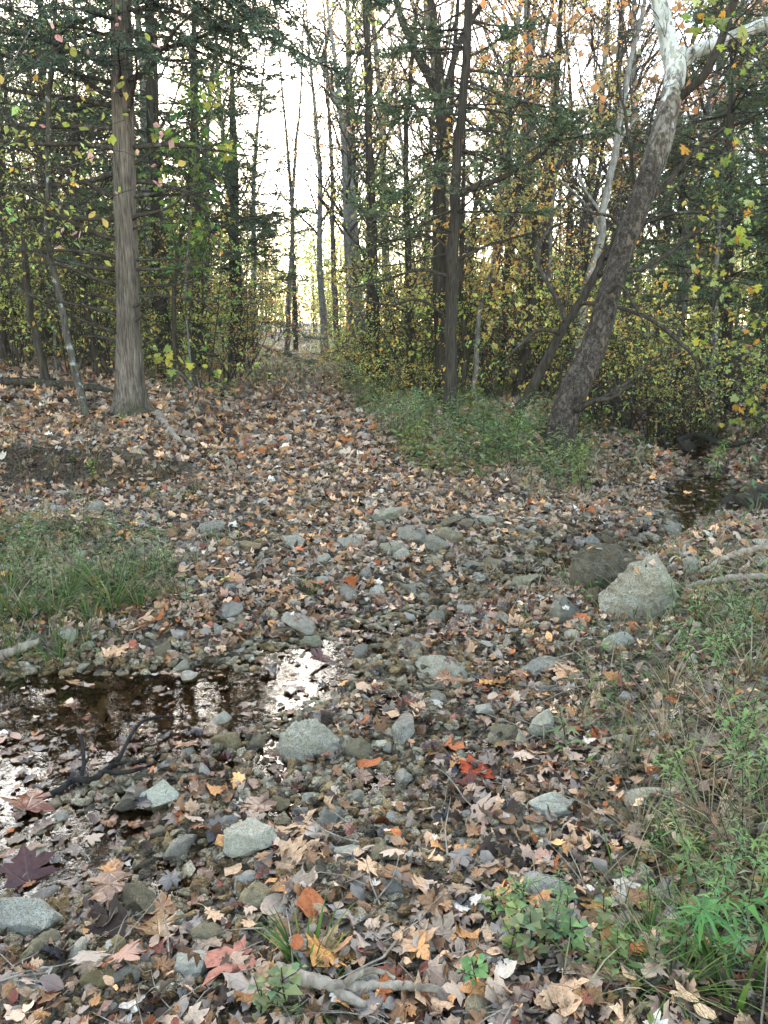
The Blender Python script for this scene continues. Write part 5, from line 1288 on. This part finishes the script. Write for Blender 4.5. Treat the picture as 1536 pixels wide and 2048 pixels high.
stick([(315, 838, 9), (330, 858, 8), (350, 880, 6), (372, 900, 3)], 'bare pale root running down from the big cedar', 'drift', name='tree_root', cat='root', lifts=[.02, .02, .02, 0])
stick([(1352, 905, 5), (1390, 900, 6), (1450, 912, 6), (1500, 900, 4)], 'dark drift branch across the far creek bed', 'dark', lifts=[.05, .1, .12, .1], forks=[[(1420, 905, 4, .1), (1440, 880, 3, .2), (1452, 868, 2, .3)]])
stick([(500, 822, 4), (530, 812, 4), (548, 806, 3)], 'short dry stick on the path leaves', 'drift')
stick([(640, 1703, 8), (662, 1707, 8), (680, 1712, 7)], 'short cut twig on the gravel beside the tan leaf', 'drift')
rt = MB()
x = rng.uniform(-4.6, -1.3, 500); y = rng.uniform(7.1, 7.6, 500); sl_ = np.abs(H(x, y + .06) - H(x, y - .06)) / .12; x, y = x[sl_ > .5], y[sl_ > .5]; n = len(x)
rr = grow(np.stack([x, y, H(x, y) + .05], 1), np.stack([rng.normal(0, .5, n), np.full(n, -.7), np.full(n, -.5)], 1), rng.uniform(.08, .35, n), 5, .25, -.12); tubes(rt, rr, rng.uniform(.002, .007, n), .0015, 4)
o = rt.build('bank_roots', M['twig']); o['kind'] = 'stuff'; o['label'] = 'tangle of bare rootlets hanging from the dark cut bank'
tg = MB()
x, y = in_view(1500, 1.2, 16, 1.2); n = len(x); m = creek_dc(x, y)[0] > .1; x, y = x[m], y[m]; n = len(x)
a = rng.uniform(0, 6.28, n)
tw = grow(np.stack([x, y, H(x, y) + .03], 1), np.stack([np.cos(a), np.sin(a), rng.normal(.02, .12, n)], 1), rng.uniform(.06, .35, n), 4, .16, 0); tubes(tg, tw, rng.uniform(.0015, .004, n), .001, 4)
o = tg.build('twig_litter', M['drift']); o['kind'] = 'stuff'; o['label'] = 'scattered thin dead twigs on the leaf carpet'

# ------------------------------------------------------------------ the dark cut bank across the still pool
for u, v, w, h, lab in [(1520, 1000, 90, 60, 'dark earth clod of the undercut bank above the still pool'), (1462, 1012, 60, 44, 'small dark clod at the lip of the still pool'), (1380, 900, 50, 30, 'dark rock beside the far pool')]:
    stone(u, v, w, h, lab, None, 'grey_stone', (.30, .27, .23), (.8, .8), 6, .22, 'boulder', 4)

# ------------------------------------------------------------------ grass and herbs
def blades(mb, base, d, L, w, col, bend=.9, m=4):
    """arching grass blades, thin strips that taper to a point"""
    n = len(base); d = unit(d); out = np.stack([d[:, 0], d[:, 1], d[:, 0] * 0], 1); out = unit(out + 1e-4)
    S = np.cross(out, [0, 0, 1.]); t = np.linspace(0, 1, m + 1)
    L = L[:, None, None]; tt = t[None, :, None]
    P_ = base[:, None] + L * (d[:, None] * tt + out[:, None] * (bend * np.reshape(rng.uniform(.3, 1, n), (-1, 1, 1))) * tt ** 2 * .6 - np.array([0, 0, 1.]) * bend * np.reshape(rng.uniform(.2, 1, n), (-1, 1, 1)) * tt ** 2.4 * .55)
    W = (w[:, None, None] * (1 - tt ** 2) * .5 + .0002) * S[:, None]
    V = np.stack([P_ - W, P_ + W], 2).reshape(n, -1, 3); k = (m + 1) * 2
    i = np.arange(m) * 2; q = np.stack([i, i + 1, i + 3, i + 2], -1)
    mb.add(V.reshape(-1, 3), (q[None] + (np.arange(n) * k)[:, None, None]).reshape(-1, 4), None, np.repeat(col, k, 0))
GG = np.array([(.06, .11, .022), (.085, .145, .03), (.13, .175, .04), (.045, .08, .024)]); DRY = np.array([(.28, .22, .12), (.22, .16, .09), (.16, .11, .07), (.33, .28, .17)])
def tuft_mesh(nb, L, w, spread, dry=.15, bend=.9):
    mb = MB(); a = rng.uniform(0, 6.28, nb); r = rng.random(nb) ** .5 * .05
    lean = rng.uniform(.15, spread, nb)
    c = np.where((rng.random(nb) < dry)[:, None], DRY[rng.integers(0, 4, nb)], GG[rng.integers(0, 4, nb)]) * rng.uniform(.75, 1.3, (nb, 1))
    blades(mb, np.stack([np.cos(a) * r, np.sin(a) * r, r * 0 - .01], 1), np.stack([np.cos(a) * lean, np.sin(a) * lean, np.ones(nb)], 1), L * rng.uniform(.5, 1.1, nb), w * rng.uniform(.6, 1.2, nb), c, bend)
    return mb.mesh('grass_tuft', M['herb'], True)
TM = [tuft_mesh(70, .34, .006, .9), tuft_mesh(50, .26, .006, 1.0), tuft_mesh(110, .42, .006, 1.1, .2), tuft_mesh(26, .20, .010, .5, 0, .5), tuft_mesh(60, .35, .005, .8, .9)]
gitems = []
def tuft(u, v, k, s, label=None, desc=None):
    b = at(u, v); o = put('grass_tuft', TM[k], None, b); s *= .85; o.scale = (s, s, s); o.rotation_euler = (0, 0, rnd.uniform(0, 6.28)); tint(o, (1, 1, 1))
    tag(o, label, 'grass', 'grass tufts')
    if label is None: gitems.append((o, desc or ('green', 'green', 'arching green', 'short green', 'dry tan')[k] + ' grass tuft', b[0], b[1]))
tuft(615, 1930, 3, 1.1, 'few upright green blades beside the golden orange leaf'); tuft(640, 2030, 1, .55, 'dark thin grass blades over the bottom stick')
tuft(610, 1195, 1, .8, 'small green tuft alone on the gravel bar'); tuft(225, 1215, 2, 1.25, 'big arching green tuft at the back of the left grass patch'); tuft(120, 1330, 1, 1.0, 'green tuft hanging over the back of the pool')
tuft(1470, 2000, 3, 1.6, 'broad yellow green blades in the bottom right corner'); tuft(1340, 1990, 0, .8, 'yellowish arching blades left of the bottom right corner')
for u, v, k, s in [(60, 1240, 0, 1.0), (140, 1200, 2, 1.0), (180, 1250, 0, 1.0), (280, 1220, 0, .9), (310, 1190, 1, .9), (90, 1180, 1, 1.0), (30, 1300, 1, .9), (250, 1160, 0, .9), (150, 1130, 4, .8), (330, 1130, 4, .9), (395, 1130, 4, .7), (20, 1190, 2, .9), (60, 1160, 0, 1.1), (110, 1230, 0, 1.1), (200, 1180, 2, 1.0), (260, 1200, 0, 1.0), (160, 1160, 0, 1), (300, 1150, 0, .9), (10, 1230, 0, 1.1), (340, 1160, 1, .9), (90, 1120, 0, .9), (200, 1110, 0, .8), (60, 1370, 1, .7), (340, 1200, 0, .7),
                   (1010, 960, 4, 1.0), (1050, 980, 4, 1.1), (960, 960, 0, .9), (1080, 1000, 4, 1.0), (900, 940, 0, .9), (860, 960, 4, .8), (1130, 990, 4, .9), (1000, 935, 0, 1.0), (1090, 940, 0, 1.0), (920, 990, 4, .7), (1250, 1000, 4, .8), (40, 940, 4, .9), (110, 935, 4, .8), (190, 930, 4, 1.0), (250, 945, 4, .8), (310, 950, 4, .9), (150, 1000, 4, .7), (60, 1000, 4, .8), (400, 985, 4, .8), (330, 1010, 4, .8), (370, 1000, 0, .7), (300, 1000, 0, .6),
                   (1330, 1480, 4, .8), (1380, 1560, 4, .9), (1430, 1430, 4, .9), (1480, 1500, 4, 1.0), (1420, 1660, 4, .9), (1500, 1720, 4, .9), (1360, 1720, 0, .7), (1280, 1660, 4, .6), (1450, 1300, 0, .9), (1500, 1350, 4, 1.0), (1400, 1240, 0, .8), (1490, 1240, 0, .9), (1340, 1380, 4, .7), (1520, 1580, 4, .9), (1260, 1990, 0, .5), (1400, 1900, 0, .7), (1130, 1890, 1, .5), (1060, 1880, 1, .45), (1240, 1840, 1, .5), (1290, 1900, 0, .6)]: tuft(u, v, k, s)
relabel(gitems, 'near')

LM['near'] += [('the leaning sycamore', SYC.location[0], SYC.location[1]), ('the big cedar', CED.location[0], CED.location[1]), ('the slim grey cedar', cb[0], cb[1])] + [(t_, *at(u_, v_)[:2]) for t_, u_, v_ in [('the black stump', 702, 770), ('the still pool', 1420, 1010), ('the far pool', 1370, 900), ('the bottom stick', 700, 2006), ('the grey dead limb', 1440, 1182), ('the big grass tuft', 225, 1215), ('the lichen spotted sapling', 172, 838), ('the corner grass blades', 1470, 2000), ('the yellow green plant', 1165, 985), ('the tall narrow leaved plant', 1335, 1915)]]
def herb(h, nl, leaf, width, droop, whorl=False, side=0):
    st, fo = MB(), MB()
    main = wander((0, 0, -.02), (rng.normal(0, .12), rng.normal(0, .12), 1), h, 8, .05, .02); tube(st, main, np.linspace(.0035, .0015, 9), 5)
    axes = [main]
    for i in range(side):
        k = int(rng.integers(2, 7)); a = rng.uniform(0, 6.28); w = wander(main[k], (math.cos(a), math.sin(a), .9), h * .4, 6, .07, .02); tube(st, w, .0015, 4); axes.append(w)
    for ax in axes:
        n = nl if ax is main else nl // 2
        t = np.linspace(.15, 1, n); p = np.stack([np.interp(t, np.linspace(0, 1, len(ax)), ax[:, c]) for c in range(3)], 1)
        a = np.arange(n) * 2.4 + rng.uniform(0, 6)
        d = np.stack([np.cos(a), np.sin(a), .55 - droop * rng.uniform(.3, 1.2, n)], 1)
        s = leaf * (1.1 - .6 * t ** 2) * rng.uniform(.7, 1.2, n)
        # each leaf bends in two: inner half rises, outer half droops
        A = unit(d); S = unit(np.cross(A, [0, 0, 1.])); mid = p + A * s[:, None] * .5; tip = p + A * s[:, None] * .95 - np.array([0, 0, 1.]) * s[:, None] * .28
        w = (s * width * .5)[:, None]; fold = np.array([0, 0, .25]) * w
        V = np.stack([p, mid + S * w + fold, mid, mid - S * w + fold, tip], 1).reshape(-1, 3); b = np.arange(n)[:, None] * 5
        fo.add(V, None, np.concatenate([b + q for q in ([0, 1, 2], [0, 2, 3], [1, 4, 2], [2, 4, 3])]), np.repeat(shade(n, .3, .1), 5, 0))
    return st, fo
HP = []
for i, a in enumerate([(.42, 26, .11, .17, .5), (.55, 34, .10, .15, .6, False, 2), (.30, 16, .10, .24, .3), (.25, 12, .075, .45, .2), (.48, 30, .085, .2, .5, False, 3), (.38, 14, .07, .3, .3, False, 3), (.16, 10, .05, .6, .1, False, 2)]):
    st, fo = herb(*a); HP.append((st.mesh('stem', M['twig']), fo.mesh('foliage', M['herb'])))
HN = ['narrow leaved', 'tall branching narrow leaved', 'lance leaved', 'broad leaved', 'bushy narrow leaved', 'sparse branching', 'low round leaved']
hitems = []
HG, HY, HB = (.155, .205, .075), (.24, .30, .05), (.16, .11, .06)
def weed(u, v, k, s, col=HG, label=None, cname=None):
    b = at(u, v) if not isinstance(u, np.ndarray) else u
    if not isinstance(u, np.ndarray) and u > 1200 and v > 1180:
        s *= .8; col = tuple(c * .85 for c in col) if label else col
    o = thing('weed_plant', b); put('stem', HP[k][0], o); put('foliage', HP[k][1], o); o.scale = (s, s, s); o.rotation_euler = (rnd.gauss(0, .08), rnd.gauss(0, .08), rnd.uniform(0, 6.28))
    tint(o, [c * rnd.uniform(.8, 1.2) for c in col]); tag(o, label, 'plant', 'weeds')
    if label is None: hitems.append((o, f'{cname or ("green" if col == HG else "yellow green" if col == HY else "dry brown")} {HN[k]} weed', b[0], b[1]))
weed(1165, 985, 3, 1.7, HY, 'yellow green plant standing above the weeds near the creek flat'); weed(1130, 1500, 2, .8, HG, 'green plant with long leaves beside the yellowish stone'); weed(1215, 1420, 2, .75, (.13, .20, .05), 'leafy green rosette on the leaf carpet by the buried slab'); weed(1185, 1380, 2, .6, (.15, .22, .06), 'light green young plant left of the leafy rosette')
weed(1335, 1915, 1, .9, (.10, .18, .07), 'tall narrow leaved plant in the lower right, greenest of the weeds'); weed(1500, 1960, 2, 1.2, (.13, .24, .08), 'lance leaved stem leaning in at the lower right edge'); weed(1515, 1030, 0, 2.0, (.12, .22, .07), 'hanging leafy stem over the dark clod at the right edge'); weed(1050, 1265, 2, .5, HG, 'single green rosette before the ridged boulder')
for u, v, k, s, c in [(1300, 1275, 2, .6, HG), (1350, 1240, 0, .8, HG), (1400, 1230, 4, .9, HG), (1440, 1260, 2, .9, HG), (1480, 1290, 0, 1, HG), (1520, 1250, 4, 1, HG), (1370, 1290, 0, .9, HG), (1420, 1320, 4, .9, HG), (1500, 1350, 0, .9, HG), (1460, 1380, 4, .8, HG), (1390, 1380, 0, .7, HG), (1330, 1330, 4, .6, HG), (1530, 1420, 0, .9, HG), (1480, 1450, 5, .9, HB),
                      (1440, 1500, 5, 1.0, HB), (1370, 1480, 5, .9, HB), (1500, 1540, 4, .7, HG), (1400, 1560, 5, .9, HB), (1320, 1560, 0, .45, HG), (1460, 1600, 5, 1, HB), (1340, 1640, 0, .5, HG), (1520, 1640, 4, .7, HG), (1430, 1720, 0, .6, HG), (1290, 1740, 0, .45, HG), (1500, 1790, 5, .9, HB), (1400, 1800, 1, .6, HG), (1350, 1800, 4, .5, HG), (1500, 1830, 4, .6, HG), (1440, 1780, 4, .6, HG), (1420, 1880, 4, .5, HG), (1520, 1880, 4, .6, HG), (1380, 1940, 6, .8, HG), (1450, 1950, 4, .5, HG), (1310, 1960, 6, .9, HG), (1400, 1620, 4, .7, HG), (1350, 1580, 2, .5, HG), (1450, 1540, 4, .8, HG), (1300, 1500, 2, .5, HG), (1500, 1600, 4, .7, HG), (1460, 1850, 0, .6, HG), (1300, 1850, 0, .5, HG), (1370, 1870, 4, .5, HG),
                      (1000, 1860, 6, .8, HG), (1040, 1890, 6, .9, HG), (1090, 1910, 6, .9, HG), (1130, 1860, 6, .8, HG), (1060, 1930, 6, 1.0, HG), (1010, 1930, 6, .7, HG), (1150, 1930, 6, .9, HG), (1200, 1880, 6, .8, HG), (1050, 1850, 4, .35, HG), (1110, 1870, 4, .4, HG), (1180, 1960, 6, .7, HG), (960, 1985, 6, .7, HG), (1240, 1940, 6, .9, HG), (580, 2035, 6, .9, HG), (520, 2040, 6, .7, HG), (1480, 1900, 0, .7, HG), (1260, 1790, 6, .7, HG),
                      (1260, 1560, 5, .6, HB), (1160, 1620, 5, .7, HB), (1230, 1420, 5, .5, HB), (1290, 1430, 0, .45, HG), (1250, 1350, 2, .5, HG), (1480, 1680, 5, .9, HB), (1540, 1760, 0, .8, HG)]: weed(u, v, k, s, c)
for i in range(128):            # the green strip between path and creek
    u = r2.uniform(700, 1190); v = 778 + (u - 730) * .27 + r2.uniform(0, 110)
    if 1040 < u and v < 965: continue
    weed(u, v, int(r2.choice([0, 1, 3, 4, 4, 3])), r2.uniform(.9, 1.45), pick(HG, HG, (.16, .25, .10), HY))
for i in range(22):            # weeds back along the path's right edge
    u = r2.uniform(650, 900); v = 712 + (u - 650) * .22 + r2.uniform(0, 40); weed(u, v, int(r2.choice([0, 1, 3, 4])), r2.uniform(1.1, 2.0), pick(HG, HY, HG))
for i in range(52):            # the patch on the left bar
    u = r2.uniform(0, 400); v = r2.uniform(1080, 1260) - u * .06; weed(u, v, int(r2.choice([0, 4, 3, 5])), r2.uniform(.5, .9), pick(HG, HG, HB))
for i in range(40):            # thin weeds on the left bank and along the path
    u = r2.uniform(0, 760); v = r2.uniform(735, 1000)
    if abs(at(u, v)[0] - path_x(at(u, v)[1])) < .9 and v > 800: continue
    weed(u, v, int(r2.choice([0, 3, 5, 6])), r2.uniform(.6, 1.3), pick(HG, HB, HY))
for i in range(22):
    u = r2.uniform(1180, 1536); v = r2.uniform(850, 960); weed(u, v, int(r2.choice([0, 4, 3])), r2.uniform(.9, 1.6), pick(HG, HY))
relabel(hitems, 'near')
print('weeds', len(hitems), 'leaves', len(litems), 'rocks', len(ritems))

# --- ground cover nobody could count
gb = MB()
def cover(x, y, L, w, dry, bend=.7, mul=1.0):
    n = len(x); a = rng.uniform(0, 6.28, n); lean = rng.uniform(.1, 1.0, n)
    c = np.where((rng.random(n) < dry)[:, None], DRY[rng.integers(0, 4, n)], GG[rng.integers(0, 4, n)]) * rng.uniform(.7, 1.3, (n, 1)) * mul
    blades(gb, np.stack([x, y, H(x, y) - .01], 1), np.stack([np.cos(a) * lean, np.sin(a) * lean, np.ones(n)], 1), L * rng.uniform(.4, 1.15, n), w * rng.uniform(.6, 1.2, n), c, bend, 3)
x, y = in_view(16000, 1.2, 5.2, 1.2); m = rng.random(len(x)) < sstep(.45, 1.0, x - .12 * (y - 2) + .5 * vnoise(x * 3, y * 3, 51)) * sstep(-.2, .3, vnoise(x * 4, y * 4, 52) + .15); cover(x[m], y[m], .22, .0045, .62)
x, y = rng.uniform(-3.2, -1.0, 5000), rng.uniform(3.3, 5.4, 5000); m = rng.random(5000) < sstep(.0, .3, vnoise(x * 2, y * 2, 53) + .2) * sstep(-1.0, -1.4, x); cover(x[m], y[m], .2, .005, .3)
x, y = in_view(30000, 7.5, 15, 1); d = x - path_x(y); m = (d > .9) & (creek_dc(x, y)[0] > .25) & (rng.random(len(x)) < .55 * sstep(-.15, .25, vnoise(x * 1.5, y * 1.5, 54) + .1)) & (x < creek_x(y)); cover(x[m], y[m], .26, .007, .45)
x, y = in_view(42000, 13, 46, 1.2); d = np.abs(x - path_x(y)); m = (d < 3.4) & (rng.random(len(x)) < sstep(12, 20, y)); cover(x[m], y[m], .24, .02, .55, .7, 1.7)
x, y = in_view(14000, 7.6, 16, 1); d = x - path_x(y); m = (d < -.9) & (rng.random(len(x)) < .3 * sstep(0, .3, vnoise(x * 1.5, y * 1.5, 55))); cover(x[m], y[m], .18, .007, .5)
x, y = in_view(9000, 6.2, 16, 1); m = (x > creek_x(y) + .5); cover(x[m], y[m], .28, .008, .5)
hb = MB()
def low_herbs(x, y, hmax, size, mul):
    n = len(x); z = H(x, y) + hmax * rng.random(n) ** 1.6; a = rng.uniform(0, 6.28, n)
    d = np.stack([np.cos(a), np.sin(a), rng.uniform(-.5, .5, n)], 1)
    c = np.array([(.11, .17, .055), (.15, .20, .07), (.08, .125, .05), (.20, .22, .07), (.17, .14, .07)])[rng.integers(0, 5, n)] * rng.uniform(.7, 1.3, (n, 1)) * mul
    leaf_cards(hb, np.stack([x, y, z], 1), d, unit(rng.normal(0, .5, (n, 3)) + [0, 0, 1.]), size * rng.uniform(.5, 1.3, n), c, .38, .3)
x, y = in_view(60000, 7.4, 14, 1); d = x - path_x(y); m = (d > 1.0 + .5 * vnoise(x * 2, y * 2, 61)) & (x < creek_x(y) - 1.35) & (rng.random(len(x)) < sstep(-.25, .2, vnoise(x * 1.6, y * 1.6, 62))); low_herbs(x[m], y[m], .30, .075, 1.15)
x, y = in_view(9000, 1.2, 5.0, 1.2); m = rng.random(len(x)) < sstep(.5, 1.1, x - .12 * (y - 2) + .5 * vnoise(x * 3, y * 3, 51)) * sstep(-.1, .3, vnoise(x * 5, y * 5, 63)); low_herbs(x[m], y[m], .14, .042, 1.0)
x, y = rng.uniform(-3.3, -1.2, 4200), rng.uniform(3.6, 5.5, 4200); m = rng.random(4200) < sstep(-.15, .25, vnoise(x * 2, y * 2, 53)) * sstep(-1.1, -1.6, x); low_herbs(x[m], y[m], .16, .05, 1.0)
x, y = in_view(30000, 12, 34, 1.2); d = x - path_x(y); m = (np.abs(np.abs(d) - 1.9) < .9) & (rng.random(len(x)) < .6); low_herbs(x[m], y[m], .35, .10, 1.3)
o = hb.build('ground_herbs', M['herb']); o['kind'] = 'stuff'; o['label'] = 'low green and fading broad leaved ground cover'; tint(o, (1, 1, 1))
o = gb.build('ground_grass', M['herb']); o['kind'] = 'stuff'; o['label'] = 'sparse green and dry grass over the banks'; tint(o, (1, 1, 1))

# ------------------------------------------------------------------ the autumn haze: one even box of air around the camera and the wood
hz = bpy.data.materials.new('haze'); hz.use_nodes = True
t = hz.node_tree; t.nodes.clear()
vo = t.nodes.new('ShaderNodeVolumePrincipled'); vo.inputs['Color'].default_value = (1, .98, .93, 1); vo.inputs['Density'].default_value = .0006; vo.inputs['Anisotropy'].default_value = .2
t.links.new(vo.outputs[0], t.nodes.new('ShaderNodeOutputMaterial').inputs['Volume'])
mb = MB(); a, b_, c_, d_, e, f_ = -420, 420, -80, 520, -3, 24
V = np.array([(x, y, z) for z in (e, f_) for y in (c_, d_) for x in (a, b_)])
mb.add(V, [(0, 2, 3, 1), (4, 5, 7, 6), (0, 1, 5, 4), (2, 6, 7, 3), (0, 4, 6, 2), (1, 3, 7, 5)])
h_ = mb.build('haze', hz, None, False); h_['kind'] = 'stuff'; h_['label'] = 'thin pale haze in the air of the wood'
